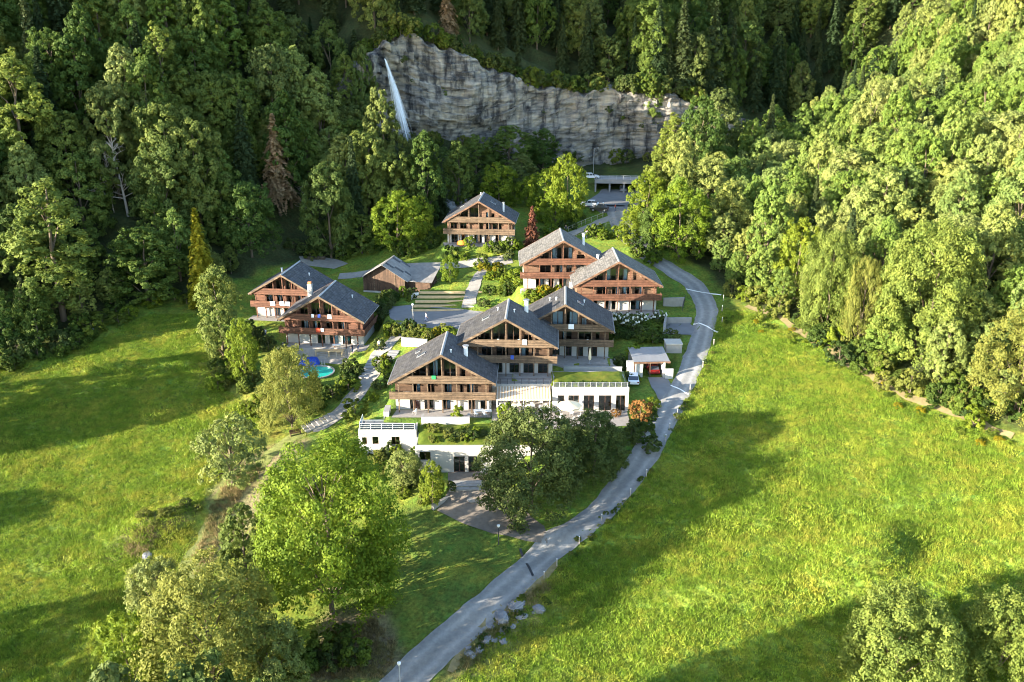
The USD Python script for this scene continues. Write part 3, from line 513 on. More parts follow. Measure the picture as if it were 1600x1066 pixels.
    for px_ in np.linspace(-.41, .41, 7) * W:
        part('post', MB().box(px_ - .085, px_ + .085, yf + .03, yf + .2, -.3, zt(px_) - .02), MATS[rail if wall != 'timber_brown' else 'timber_grey'], t)
        part('balcony_beam', MB().box(px_ - .08, px_ + .08, yf - .25, -.003, f1 - .38, f1 - .162), MATS[rail], t)
        if abs(px_) < e2: part('balcony_beam', MB().box(px_ - .08, px_ + .08, yf - .2, -.003, f2 - .38, f2 - .162), MATS[rail], t)
    for u in (-.47, -.25, 0, .25, .47): part('purlin', MB().box(u * W - .1, u * W + .1, yr0 + .06, -.004, zt(u * W) - .34, zt(u * W) - (.005 + sl * .1)), MATS[wall], t)
    # roof: two slopes laid in stepped courses
    n = 19
    for s in (-1, 1):
        us = np.linspace(W / 2, 0, n + 1); bot = [(0, zt(0) + .0), (W / 2, zt(W / 2))]; top = []
        for i in range(n): top += [(us[i] + (.02 if i == 0 else 0.), ha - sl * us[i] + .045), (us[i + 1], ha - sl * us[i + 1] + .004)]
        pg = [(s * a, b) for a, b in bot + top]
        part('roof_slope', MB().prism(Polygon(pg).buffer(0), yr0, yr1), MATS[roof], t)
        q = Polygon([(s * .0, zt(0) - .02), (s * (W / 2 + .03), zt(W / 2) - .06), (s * (W / 2 + .03), zt(W / 2) + .34), (0, ha + .05)])
        part('bargeboard', MB().prism(q, yr0 - .06, yr0 - .002), MATS['timber_light' if wall == 'timber_light' else 'timber_grey'], t); part('bargeboard', MB().prism(q, yr1 + .002, yr1 + .06), MATS[rail], t)
        part('gutter', MB().tube([(s * (W / 2 + .1), yr0, he - .14), (s * (W / 2 + .1), yr1, he - .14)], .075, 6), MATS['grey_metal'], t)
    part('ridge_cap', MB().prism(Polygon([(-.2, ha - .2 * sl + .05), (0, ha + .06), (.2, ha - .2 * sl + .05), (.2, ha - .2 * sl + .09), (0, ha + .11), (-.2, ha - .2 * sl + .09)]), yr0, yr1), MATS['grey_metal'], t)
    for u, v, h, r in flue:
        f = part('flue', MB().tube([(u, v, ha - sl * abs(u) - .3), (u, v, ha - sl * abs(u) + h)], r, 12), MATS['white_paint'], t); part('cap', MB().tube([(u, v, ha - sl * abs(u) + h + .03), (u, v, ha - sl * abs(u) + h + .14)], r * 1.5, 12), MATS['grey_metal'], f)
    for u, v in vents: part('roof_vent', MB().tube([(u, v, ha - sl * abs(u) - .2), (u, v, ha - sl * abs(u) + .42)], .1, 8).tube([(u, v, ha - sl * abs(u) + .43), (u, v, ha - sl * abs(u) + .52)], .17, 8), MATS['white_paint'], t)
    for u, v, w, l in sky:
        s = np.sign(u); zz = lambda q: ha - sl * abs(q) + .06; qd = Polygon([(u - w / 2, zz(u - w / 2)), (u + w / 2, zz(u + w / 2)), (u + w / 2, zz(u + w / 2) + .1), (u - w / 2, zz(u - w / 2) + .1)])
        f = part('roof_window', MB().prism(qd, v - l / 2, v + l / 2), MATS['grey_metal'], t)
        q2 = Polygon([(u - w / 2 + .1, zz(u - w / 2 + .1) + .1), (u + w / 2 - .1, zz(u + w / 2 - .1) + .1), (u + w / 2 - .1, zz(u + w / 2 - .1) + .12), (u - w / 2 + .1, zz(u - w / 2 + .1) + .12)]); part('roof_pane', MB().prism(q2, v - l / 2 + .1, v + l / 2 - .1), MATS['skylight'], f)
    if chimney:
        u, v, h = chimney; zb = ha - sl * abs(u); c = part('chimney', MB().box(u - .4, u + .4, v - .4, v + .4, zb - .6, zb + h), MATS['white_render'], t); part('chimney_pot', MB().box(u - .3, u + .3, v - .3, v + .3, zb + h + .002, zb + h + .45), MATS['terracotta'], c)
    return t
C1, C2 = (.05, .45), (.55, .95)
chalet('chalet', 'dark brown three storey chalet at the front, behind the small lawn and white planter', HOUSES['a'], wall='timber_brown', rail='timber_grey', roof='roof_dark', seed=1,
       ground=[(-5.1, -3.6, (.5, .95, 'cushion_red')), (-2.9, -1.5), (-.2, 1.1, (.6, .95)), (3.8, 4.8), (5.6, 6.4)], first=[(-4.6, -3.4, (.45, .95)), (-2.4, -1.3), (.2, 1.4, (.3, .95)), (2.6, 3.0), (3.6, 4.7, (.35, .9))], gable=[(-4.4, -2.5, 2.4), (-2.1, -.15, 3.3, (.35, .7)), (.15, 2.1, 3.3), (2.75, 3.5, 1.7)],
       flue=[(3.3, 3.2, 1.5, .32)], vents=[(1.2, 1.2)], sky=[(-3.6, 3.6, 1.3, 1.0), (-4.4, 6.0, .8, .8)])
chalet('chalet', 'dark brown chalet in the middle, behind the front one, over the awning terrace', HOUSES['b'], wall='timber_brown', rail='timber_grey', roof='roof_dark', seed=2,
       ground=[(-2.2, -.6), (.5, 2.0), (2.7, 4.3), (5.0, 6.6)], first=[(-3.9, -2.2), (-1.6, .4), (1.2, 3.6, (.4, .75)), (4.0, 4.6)], gable=[(-4.4, -2.5, 2.4), (-2.1, -.15, 3.3), (.15, 2.1, 3.3), (2.7, 4.2, 1.6)], flue=[(2.9, 7.2, 1.9, .34)], vents=[(1.1, 3.6), (-1.6, 5.4)], sky=[(-3.5, 4.4, 1.2, 1.0)])
chalet('chalet', 'dark brown chalet with blue curtained gable windows, right of the middle one', HOUSES['c'], wall='timber_brown', rail='timber_grey', roof='roof_dark', seed=3,
       ground=[(-2.2, -.8), (.2, 1.2), (2.0, 3.1), (3.9, 5.4)], first=[(-3.0, -1.2), (-.6, 1.2, (.2, .5)), (2.0, 4.4), (5.0, 5.8)], gable=[(-2.2, -.2, 2.9, (.1, .9)), (.2, 2.1, 2.9, (.3, .95)), (2.6, 3.6, 1.8, (.2, .9))], vents=[(-1.5, 3.4), (-2.6, 5.0), (3.2, 5.2)], sky=[(2.5, 3.5, 1.1, .9)])
chalet('chalet', 'light reddish brown chalet with pale grey roof beside the bend in the road', HOUSES['d'], wall='timber_light', rail='timber_red', roof='roof_light', seed=4, low='white_render',
       ground=[(-4.3, -3.5), (-2.2, -1.4), (-.9, -.1), (2.6, 4.4, (.5, .9))], first=[(-3.6, -1.6), (-.9, .5, (.5, .95)), (.9, 2.6, (.2, .5, 'white_cloth')), (3.2, 4.9, (.55, .9))], gable=[(-4.2, -2.6, 1.9), (-2.3, -.2, 2.9, (.15, .5)), (.15, 1.9, 2.9, (.5, .9)), (3.0, 3.4, 1.5)], flue=[(-3.0, 6.2, .9, .22)], vents=[])
chalet('chalet', 'light reddish brown chalet with a tall flue, just left of the one by the bend', HOUSES['e'], wall='timber_light', rail='timber_red', roof='roof_light', seed=5,
       ground=[(-5.0, -3.4, (.4, .9)), (-2.6, -1.6), (-.6, .8, (.5, .9)), (2, 3)], first=[(-4.4, -2.0), (-1.2, .2, (.5, .95, 'white_cloth')), (.8, 1.8), (2.6, 4.4)], gable=[(-4.2, -2.6, 1.9), (-2.3, -.2, 2.9, (.2, .6)), (.15, 1.9, 2.9, (.5, .9)), (2.6, 4.2, 1.5)], flue=[(4.3, 5.0, 2.2, .24)])
chalet('chalet', 'brown chalet standing alone at the foot of the wooded slope, farthest back', HOUSES['f'], W=15.6, wall='timber_light', rail='timber_grey', roof='roof_blue', seed=6,
       ground=[(-6.2, -4.8), (-4.0, -2.6, (.5, .9)), (-1.2, .4, (.3, .6)), (1.0, 2.2), (3.4, 4.6, (.5, .9))], first=[(-6.3, -4.9), (-4.2, -2.8), (-.2, .8), (1.4, 2.4, (.4, .8)), (2.8, 4.8)], gable=[(-4.2, -2.5, 2.0), (-2.1, -.2, 2.8), (1.4, 2.2, 1.9, (.2, .9, 'white_cloth')), (2.6, 3.3, 1.7)], flue=[(5.0, 2.2, 1.9, .2)], sky=[(2.6, 4, 1.1, .9), (-4.4, 5, 1, .8)], vents=[(-.5, 7)])
chalet('chalet', 'reddish brown chalet above the round pool, its roof overlapping the one behind', HOUSES['g'], wall='timber_red', rail='timber_red', roof='roof_blue', seed=7, side_rail=True, chimney=(-4.2, 6.2, 2.3),
       ground=[(-1.3, .1), (1.0, 2.6, (.55, .95)), (3.4, 5.0, (.1, .4))], first=[(-4.2, -2.4, (.3, .65)), (-2.0, -.4, (.2, .5)), (.5, 1.9), (2.7, 4.3, (.4, .7, 'white_cloth'))], gable=[(-4.2, -2.5, 1.9), (-2.1, -.2, 2.9), (.2, 2.0, 2.9), (2.8, 3.2, 1.6)], vents=[(4.0, 5.6)])
chalet('chalet', 'dark red brown chalet in the shade at the left end of the hamlet', HOUSES['h'], W=13.6, he=5.0, ha=8.9, L=10.5, wall='timber_red', rail='timber_red', roof='roof_blue', seed=8,
       ground=[(-2.6, -1.4, (.2, .8)), (-.6, .8), (2.0, 3.6, (.5, .9))], first=[(-4.0, -2.6, (.3, .7)), (-1.8, -.4, (.2, .6)), (.4, 1.6, (.4, .9)), (2.4, 3.6, (.2, .6))], gable=[(-3.6, -2.2, 1.7), (-1.8, -.2, 2.4), (.2, 1.8, 2.4)], flue=[(-2.2, 4.6, .8, .16)], vents=[(3.2, 5.0)])

# barn
def barn():
    x, y, z = bn; t = thing('barn', 'weathered dark wooden barn with a patched grey sheet roof and lean-to', 'barn', None, (x + 1.2, y, z), -.2)
    ha, he, W, L = 6.0, 3.0, 10.0, 7.8; sl = (ha - he) / 5; zt = lambda u: ha - .2 - sl * abs(u)
    tri = Polygon([(-4.4, -.6), (4.2, -.6), (4.2, zt(4.2)), (0, zt(0)), (-4.4, zt(4.4))])
    part('gable_wall', MB().prism(tri.difference(rect(-1.1, 1.3, 0, 2.1)), 0, .2), MATS['timber_upright'], t); d = part('door', MB().box(-1.08, .08, .06, .13, .02, 2.08).box(.12, 1.28, .06, .13, .02, 2.08), MATS['dark_wood'], t); part('handle', MB().box(-.02, .02, .0, .06, .9, 1.2), MATS['dark_metal'], d)
    part('rear_wall', MB().prism(tri, L - 1.4, L - 1.2), MATS['timber_upright'], t); [part('side_wall', MB().box(*q, .2, L - 1.4, -.6, zt(4.4)), MATS['timber_upright'], t) for q in ((-4.4, -4.2), (4.0, 4.2))]
    for u in (-4.45, -2.2, 2.2, 4.1): part('post', MB().box(u, u + .18, -.06, -.002, -.6, zt(u) - .1), MATS['timber_grey'], t)
    for s in (-1, 1):
        for k in range(9):
            y0 = -1.1 + k * (L / 9)
            for j in range(3):
                a, b = j * 1.75 - (.12 if j else 0), (j + 1) * 1.75; h = .05 - .03 * j + .012 * ((k + j) % 3)
                part('roof_sheet', MB().prism(Polygon([(s * a, ha - sl * a + h), (s * b, ha - sl * b + h), (s * b, ha - sl * b + h + .045), (s * a, ha - sl * a + h + .045)]), y0, y0 + L / 9 - .02 + .03 * (j % 2)), MATS['weathered_roof' if (k * 7 + j * 3 + s) % 5 else 'roof_blue'], t)
    part('ridge_cap', MB().box(-.18, .18, -1.12, L - 1.08, ha + .06, ha + .14), MATS['weathered_roof'], t)
    # lean-to on the right
    part('annex_wall', MB().box(4.2, 9.2, 1.2, 1.4, -.6, 2.5).box(9.0, 9.2, 1.4, 6, -.6, 2.4).box(4.2, 9.0, 5.8, 6, -.6, 2.4), MATS['timber_upright'], t)
    for k in range(8):
        x0 = 3.6 + k * .78
        for j in range(2): part('roof_sheet', MB().add([(x0, .5 + j * 3.2, 2.55 + j * .85 + .02 * (k % 2)), (x0 + .75, .5 + j * 3.2, 2.55 + j * .85), (x0 + .75, 3.9 + j * 2.9, 3.5 + j * .8), (x0, 3.9 + j * 2.9, 3.5 + j * .8 + .02 * (k % 2))], [[0, 1, 2, 3]]).add([(x0, .5 + j * 3.2, 2.50 + j * .85), (x0 + .75, .5 + j * 3.2, 2.50 + j * .85), (x0 + .75, 3.9 + j * 2.9, 3.45 + j * .8), (x0, 3.9 + j * 2.9, 3.45 + j * .8)], [[3, 2, 1, 0]]), MATS['weathered_roof'], t)
    part('stone_footing', MB().box(-4.5, 4.3, -.1, .0, -.7, .35), MATS['stone'], t)
barn()

# ------------------------------------------------------------------ white terrace buildings
def bay_building(name, label, x0, x1, y0, y1, z0, z1, bays, wall='white_render', roofm=None, cut_=.0):
    t = thing(name, label, 'building', None, (x0, y0, z0)); w, d, h = x1 - x0, y1 - y0, z1 - z0
    fac = sbox(0, -.6, w, h)
    for a, b, c, e in bays: fac = fac.difference(sbox(a, c, b, e))
    part('front_wall', MB().prism(fac, 0, .25), MATS[wall], t); [part('side_wall', MB().box(*q, .25, d, -.6, h - cut_), MATS[wall], t) for q in ((0, .25), (w - .25, w))]; part('rear_wall', MB().box(.25, w - .25, d - .25, d, -.6, h - cut_), MATS[wall], t)
    part('interior_floor', MB().box(.25, w - .25, .25, d - .25, -.3, .0), MATS['interior'], t)
    part('roof_slab', MB().box(.25, w - .25, .25, d - .25, h - .4, h - .15), MATS[roofm or 'concrete'], t)
    for a, b, c, e in bays:
        o = sbox(a, c, b, e); f = part('glazed_door' if e - c > 1.7 else 'window', MB().prism(o.difference(o.buffer(-.08)), .08, .18), MATS['dark_wood'], t); part('pane', MB().prism(o.buffer(-.075), .12, .135), MATS['glass'], f)
        if b - a > 1.2: part('mullion', MB().box((a + b) / 2 - .04, (a + b) / 2 + .04, .09, .17, c + .08, e - .08), MATS['dark_wood'], f)
    return t
annex = bay_building('annex', 'long white flat roofed building with glazed bays and grass on its roof', 6.1, 17.6, 123.9, 131.0, 0, 3.9, [(.8, 1.8, .9, 2.6), (2.4, 4.0, .05, 2.6), (4.7, 6.3, .05, 2.6), (7.0, 8.9, .05, 2.6), (9.6, 11.0, .05, 2.6)], cut_=.3)
def mound(name, x0, x1, y0, y1, zf, zb, m, seed, h=.5, parent=None, **kw):
    u, v = np.meshgrid(np.linspace(0, 1, int((x1 - x0) * 3)), np.linspace(0, 1, max(6, int((y1 - y0) * 3))), indexing='ij'); X, Y = x0 + u * (x1 - x0), y0 + v * (y1 - y0)
    e = smoothstep(np.minimum(np.minimum(u * (x1 - x0), (1 - u) * (x1 - x0)), np.minimum(v, 1 - v) * (y1 - y0)) / .8)
    Zm = zf + (zb - zf) * v + e * h * (.3 + fbm(np.stack([X / 1.5, Y / 1.5, 0 * X], -1), 3, seed)); n = u.shape[1]
    f = [[i * n + j, (i + 1) * n + j, (i + 1) * n + j + 1, i * n + j + 1] for i in range(u.shape[0] - 1) for j in range(n - 1)]
    return part(name, (np.stack([X, Y, Zm], -1).reshape(-1, 3), f), m, parent, smooth=True, **kw)
grassmat('grass_roof', (.06, .10, .015), (.12, .17, .02), (.2, .2, .03)); grassmat('dry_grass', (.2, .16, .07), (.28, .22, .1), (.16, .17, .05)); grassmat('grass_lawn', (.06, .105, .016), (.085, .135, .02), (.13, .16, .03)); grassmat('grass_meadow', (.12, .21, .018), (.20, .285, .028), (.35, .35, .05))
mound('green_roof', .02, 11.48, .27, 6.95, 3.64, 3.64, MATS['grass_roof'], 4, .35, annex)
terr = bay_building('restaurant', 'low white building under the middle chalet terrace, behind the striped awning', -3.0, 6.0, 126.6, 131.2, 0, 3.28, [(.5, 2.0, .05, 2.3), (2.6, 4.2, .05, 2.3), (4.8, 6.4, .05, 2.3), (7.0, 8.4, .05, 2.3)])
part('terrace_paving', MB().box(.3, 8.7, .3, 4.5, 3.14, 3.2), MATS['paving'], terr)
low = bay_building('garden_building', 'low white building with planted bank on its roof, at the paved courtyard', -13.9, 5.0, 115.3, 120.4, -5.8, -1.5, [(.6, 2.2, 2.0, 3.3), (5.5, 7.1, .05, 2.6), (7.6, 9.2, .05, 2.6), (12, 14, .05, 2.4)])
mound('planted_bank', .3, 18.4, .28, 5.2, 4.12, 5.5, MATS['grass_roof'], 6, .4, low)
west = bay_building('terrace_building', 'white garage building with a railed roof terrace, left of the planted bank', -22.4, -13.95, 118.0, 121.6, -5.0, -.35, [(2.0, 2.9, 2.4, 3.6), (4.8, 6.0, 2.3, 3.6), (.5, 1.2, 2.4, 3.5)])
part('terrace_paving', MB().box(.25, 8.2, .25, 3.4, 4.52, 4.58), MATS['paving'], west)
def railing(name, label, pts, h=1.0, step=2.0, m='grey_metal', glass=False, rails=3, grp=None, cat='railing'):
    P = np.array(pts, float); t = thing(name, label, cat, grp, P[0]); Q = P - P[0]
    for a, b in zip(Q[:-1], Q[1:]):
        n = max(1, int(round(np.linalg.norm(b - a) / step)))
        for i in range(n + (b is Q[-1] or np.allclose(b, Q[-1]))): p = a + (b - a) * i / n; part('post', MB().tube([p, p + [0, 0, h]], .045, 6), MATS[m], t)
        for k in range(rails): zz = h * (k + 1) / rails; part('rail', MB().tube([a + [0, 0, zz], b + [0, 0, zz]], .035 if k == rails - 1 else .018, 5), MATS[m], t)
        if glass:
            d = unit((b - a)[None])[0]; nrm = np.array([-d[1], d[0], 0]) * .008; c = [a + [0, 0, .1], b + [0, 0, .1], b + [0, 0, h - .08], a + [0, 0, h - .08]]
            part('pane', MB().add([q + nrm for q in c] + [q - nrm for q in c], [[0, 1, 2, 3], [7, 6, 5, 4], [0, 4, 5, 1], [3, 2, 6, 7], [1, 5, 6, 2], [0, 3, 7, 4]]), MATS['glass'], t)
    return t
railing('railing', 'metal and glass railing along the roof terrace left of the planted bank', [(-22.2, 121.4, -.4), (-22.2, 118.2, -.4), (-14.2, 118.2, -.4)], 1.05, 1.6, 'white_paint', True)
railing('railing', 'dark railing on the terrace edge above the striped awning', [(-2.9, 126.7, 3.28), (5.9, 126.7, 3.28)], .9, 1.1, 'dark_metal', False, 4)
railing('railing', 'grey railing along the grass roof edge of the white annex', [(6.2, 124.1, 3.9), (17.4, 124.1, 3.9)], .75, .9, 'grey_metal', False, 4)
# awning
def stripes():
    n = {'t': ('texture_coordinate', {}), 's': ('separate_xyz', {}), 'm': ('math', {'math_type': 'pingpong', 'value2': .22}), 'g': ('math', {'math_type': 'greater_than', 'value2': .11}), 'x': ('mix_color', {'a': (.62, .42, .26), 'b': (.8, .72, .6)}), 'p': ('diffuse_bsdf', {}), 'tr': ('translucent_bsdf', {}), 'mx': ('mix_closure', {'fac': .3})}
    usdkit.material(stage, '/World/Looks/awning', n, [('t.object', 's.vector'), ('s.x', 'm.value1'), ('m.value', 'g.value1'), ('g.value', 'x.fac'), ('x.result', 'p.color'), ('x.result', 'tr.color'), ('p.BSDF', 'mx.closure1'), ('tr.BSDF', 'mx.closure2')], surface='mx.closure')
stripes()
aw = thing('awning', 'beige and white striped awning stretched over the dining terrace', 'awning', None, (-2.4, 123.0, 0))
u = np.linspace(0, 8.2, 40); prof = np.array([(0, 2.1), (0, 2.32), (1.1, 2.5), (2.4, 2.72), (3.55, 2.95)])
v = np.array([[(x_, p_[0], p_[1] + .012 * math.sin(x_ * 14)) for p_ in prof] for x_ in u]); n_ = len(prof)
part('cloth', (v.reshape(-1, 3), [[i * n_ + j, (i + 1) * n_ + j, (i + 1) * n_ + j + 1, i * n_ + j + 1] for i in range(39) for j in range(n_ - 1)]), '/World/Looks/awning', aw)
for x_ in (.15, 4.1, 8.05): part('post', MB().box(x_ - .05, x_ + .05, .02, .12, 0, 2.3), MATS['white_paint'], aw)
part('front_bar', MB().tube([(0, .03, 2.3), (8.2, .03, 2.3)], .04, 6), MATS['white_paint'], aw)

# ------------------------------------------------------------------ paving, paths, walls
paving = lambda name, pts, m, lift=.05: sheet(name, Polygon(pts), MATS[m], lift)
paving('terrace', [(-18, 121.6), (-3.2, 121.6), (-3.2, 124.4), (-17.5, 124.4)], 'paving'); paving('terrace', [(-3, 119.2), (2, 117.6), (9, 117.8), (17.4, 118.8), (17.4, 123.8), (5.9, 123.8), (5.9, 126.5), (-3, 126.5)], 'paving')
def hsheet(k, x0, x1, y0, y1, m, lift=.05):
    x, y, z, a = HOUSES[k]; c, s = math.cos(a), math.sin(a); paving('terrace', [(x + c * u - s * v, y + s * u + c * v) for u, v in ((x0, y0), (x1, y0), (x1, y1), (x0, y1))], m, lift)
hsheet('c', -5.5, 8.5, -5.0, -.05, 'paving', .06); hsheet('b', -3, 7.6, -3.6, -.05, 'paving', .06); hsheet('g', -8, 8.5, -3.4, -.05, 'paving'); hsheet('h', -7, 7, -3.0, -.05, 'paving'); hsheet('d', -8, 8.5, -2.6, -.05, 'paving'); hsheet('e', -8, 4, -2.6, -.05, 'paving'); hsheet('f', -8, 8, -3.0, -.05, 'paving')
W2 = lambda l: [tuple(spot(*p)[:2]) for p in l]
paving('plaza', W2([(604, 480), (640, 477), (792, 480), (770, 500), (742, 516), (700, 514), (650, 512), (622, 506), (610, 498)]), 'asphalt', .06)
paving('courtyard', W2([(700, 736), (780, 740), (800, 780), (850, 822), (856, 850), (822, 846), (768, 834), (718, 816), (682, 798), (700, 768)]), 'courtyard', .06)
paving('car_park', W2([(905, 322), (940, 296), (1005, 296), (1010, 318), (980, 334), (938, 333)]), 'asphalt', .06)
paving('parking_bay', W2([(1038, 522), (1042, 506), (1078, 504), (1086, 512), (1082, 524)]), 'asphalt', .08)
paving('driveway', W2([(1012, 590), (1042, 590), (1050, 604), (1040, 626), (1030, 628), (1018, 606)]), 'asphalt', .07)
ribbon('garden_path', [(800, 406), (775, 414), (755, 424), (743, 440), (736, 460), (733, 480)], [2.2, 2.4, 2.6], MATS['gravel'], .07)
ribbon('garden_path', [(640, 506), (622, 522), (606, 540), (588, 556), (582, 585), (560, 612), (538, 640), (512, 660), (486, 672)], [2.6, 2.2, 2.4, 3.0, 3.4, 2.4], MATS['gravel'], .07)
ribbon('garden_path', [(800, 406), (740, 411), (690, 417), (655, 416), (610, 418), (560, 430), (525, 432)], [2.2, 1.8, 1.8], MATS['gravel'], .09)
ribbon('garden_path', [(870, 386), (890, 368), (918, 356), (945, 344), (968, 336)], [2.4, 2.4], MATS['gravel'], .09)
ribbon('yard', [(470, 408), (500, 410), (535, 418)], [4, 5, 4], MATS['gravel'], .07)
ribbon('mown_path', [(486, 672), (440, 695), (400, 730), (362, 752), (345, 800), (322, 850), (296, 905)], [2, 2.2, 3.5, 3.4, 3.4], MATS['mown'], .03, wob=.5)
ribbon('trail', [(1168, 478), (1230, 506), (1290, 542), (1350, 582), (1410, 616), (1470, 640), (1530, 662), (1590, 684)], [1.3, 1.5, 1.6, 1.4, 1.1], MATS['dry_soil'], .12, wob=.45)
ribbon('road_verge', [(700, 1050), (738, 1000), (790, 950), (840, 905), (880, 868)], [.8, 1.2, 1.4, .8], MATS['dry_soil'], .05, wob=.5)
def flight(label, a, b, n, w, m='concrete'):
    A, B = spot(*a), spot(*b); t = thing('stairs', label, 'stairs', None, A); d = B - A; yaw = math.atan2(d[1], d[0]); L = math.hypot(d[0], d[1])
    for i in range(n):
        k = (i + .5) / n; p = d * k; c, s = math.cos(yaw), math.sin(yaw); hl = L / n * .46; q = np.array([(-hl, -w / 2), (hl, -w / 2), (hl, w / 2), (-hl, w / 2)]) @ np.array([[c, s], [-s, c]]) + p[:2]
        zt_ = max(gz(A[0] + p[0], A[1] + p[1]) - A[2], d[2] * (i + 1) / n if d[2] > 0 else d[2] * i / n) + .13; part('step', MB().slab(Polygon(q), zt_ - .35, zt_), MATS[m], t)
    return t
flight('broad garden steps climbing beside the front chalet, nearest the pool', (572, 592), (592, 556), 8, 2.6); flight('shallow steps at the lower left end of the garden path', (474, 672), (522, 650), 7, 2.4); flight('three steps crossing the paved courtyard', (728, 768), (729, 752), 3, 4.6, 'concrete'); flight('steps at the foot of the light path up from the plaza', (731, 481), (736, 462), 6, 2.4); flight('narrow steps between the yellow bush and the front chalet roof', (606, 566), (617, 548), 5, 1.8)
def wall(name, label, pts, h, w=.3, m='white_render', drop=.6, cat='wall', top=None):
    P = [np.array(p, float) for p in pts]; ln = LineString([p[:2] - P[0][:2] for p in P]).buffer(w / 2, cap_style=2, join_style=2); z = min(p[2] for p in P)
    t = thing(name, label, cat, None, (P[0][0], P[0][1], z)); part('wall', MB().slab(ln, -drop, h), MATS[m], t); part('coping', MB().slab(ln.buffer(.03, join_style=2), h + .001, h + .07), MATS[top or 'concrete'], t); return t
wall('planter_wall', 'white planter wall on the lawn before the front chalet', [(-13.2, 120.9, 0), (-13.2, 119.9, 0), (-6.4, 119.9, 0), (-6.4, 121.2, 0)], .85, .3)
wall('garden_wall', 'white wall below the bushes left of the middle chalet roof', [spot(628, 540) + [0, 0, .0], spot(668, 541)], 1.5, .35)
wall('garden_wall', 'low wall beside the courtyard under the round bush', [spot(676, 797), spot(702, 774), spot(705, 754)], .8, .4, 'concrete')
wall('garden_wall', 'pale wall beside the road right of the light brown chalet', [spot(1036, 478), spot(1068, 478)], 1.6, .35, 'concrete')
wall('garden_wall', 'white retaining wall at the left side of the parking bay', [spot(1037, 524), spot(1040, 504)], 1.5, .35); wall('garden_wall', 'low wall with flower trough at the back of the parking bay', [spot(1042, 504), spot(1080, 502)], .8, .5, 'concrete')
wall('garden_wall', 'white wall under the hydrangeas beside the terrace of the right chalet', [(18.4, 133.6, 1.7), (21.0, 133.8, 1.7)], 2.6, .6)
wall('planter_wall', 'small white planter at the left end of the front chalet terrace', [(-18.8, 122.0, -.3), (-18.8, 124.4, -.3)], 1.0, .8)
wall('garden_wall', 'low white wall edging the terrace of the blue curtained chalet', [(8.3, 133.7, 3.1), (17.6, 133.2, 3.1)], .35, .3)
# grassy seat rows facing the plaza
st = thing('seat_terraces', 'grassy stepped seat rows with stone edges above the plaza', 'terraces', None, (pl[0], pl[1], 3.2))
for side, (xa, xb) in enumerate(((-6.0, 4.0), (6.6, 11.5))):
    for i in range(5):
        y0 = 3.0 + i * 1.55; p0 = part('grass_tread', MB().box(xa + .25 * i * (1 - side), xb - .3 * i * side, y0 + .3, y0 + 1.55, -.5, .36 + i * .42), MATS['grass_lawn'], st); part('stone_edge', MB().box(xa + .25 * i * (1 - side), xb - .3 * i * side, y0, y0 + .298, -.5, .4 + i * .42), MATS['straw_plank'], st)

# ------------------------------------------------------------------ single trees
def featured(name, H, R_, *a, leaf, **k): c = model(name, *crown_and_trunk(*((a[0], H, R_) + a[1:]), **k), MATS[leaf]); DIM[name] = (H, R_); return name
DIM = {}
featured('maple_model', 20, 9.3, 11, 2.4, 80, 62000, .33, 'round', leaf='leaf_fresh', sub=14, gaps=.22, skel=26); featured('linden_model', 14, 6.5, 12, .6, 60, 42000, .29, 'round', leaf='leaf_dark', sub=15, gaps=.03)
featured('fresh_model', 12, 4.6, 13, 1.2, 40, 16000, .32, 'round', leaf='leaf_fresh', sub=12, gaps=.18); featured('grey_model', 10, 4.6, 14, .6, 44, 24000, .26, 'round', leaf='leaf_grey', sub=13, gaps=.16, skel=20); featured('bronze_model', 11, 5.6, 15, .8, 56, 36000, .24, 'flat', leaf='leaf_bronze', sub=14, gaps=.36, skel=24)
featured('apple_model', 8.5, 4.8, 16, 2.0, 30, 11000, .3, 'flat', leaf='leaf_grey', sub=10, gaps=.12, trunk_r=.3, skel=18); featured('dense_model', 13, 4.2, 17, .8, 42, 22000, .3, 'round', leaf='leaf_wood', sub=12, gaps=.12)
leafmat('leaf_pale', [(.25, .31, .055), (.21, .275, .055)], .35); featured('pale_model', 15, 7.5, 18, 1.0, 66, 46000, .3, 'round', leaf='leaf_pale', sub=13, gaps=.15); featured('column_model', 21, 4.6, 19, 2.5, 54, 22000, .38, 'tall', leaf='leaf_pale', sub=12, gaps=.22)
for nm, a, lf in (('larch_model', (21, 14, 3.2, 34, .5, .2, .05), 'needle_larch'), ('red_model', (22, 9, 2.6, 26, .42, .1, .05), 'needle_red'), ('dry_model', (23, 20, 4.2, 30, .55, .75, .25, .35), 'needle_dry'), ('fir_model', (24, 20, 4.0, 44, .6, .3, .06), 'needle')):
    model(nm, *spruce_parts(*a), MATS[lf]); DIM[nm] = (a[1], a[2])
c_ = stage.CreateClassPrim('/World/bare_model'); part('trunk', dead_parts(31, 14, 22, .34), MATS['dead_bark'], c_); CLS['bare_model'] = c_; DIM['bare_model'] = (14, 3.5)
def tree(px, pb, pt, wd, cls, label, cat='tree', name=None, depth=None, seed=0):
    P = spot(px, pb) if pb <= 1066 else at(px, pb, depth if depth is not None else -13.5)
    if depth is not None and pb > 1066: P[2] = gz(*P[:2])
    fw = project(P)[0, 2]; dep = math.atan2(EYE - P[2], np.hypot(*P[:2])); Hm = (at_y(px, pt, P[1])[2] - P[2]) * .95; Rm = .88 * wd / 2 / FPX * fw; H, R_ = DIM[cls]
    thing(name or 'tree', label, cat, None, P - [0, 0, .15], seed * 1.7, (Rm / R_, Rm / R_, Hm / H), CLS[cls])
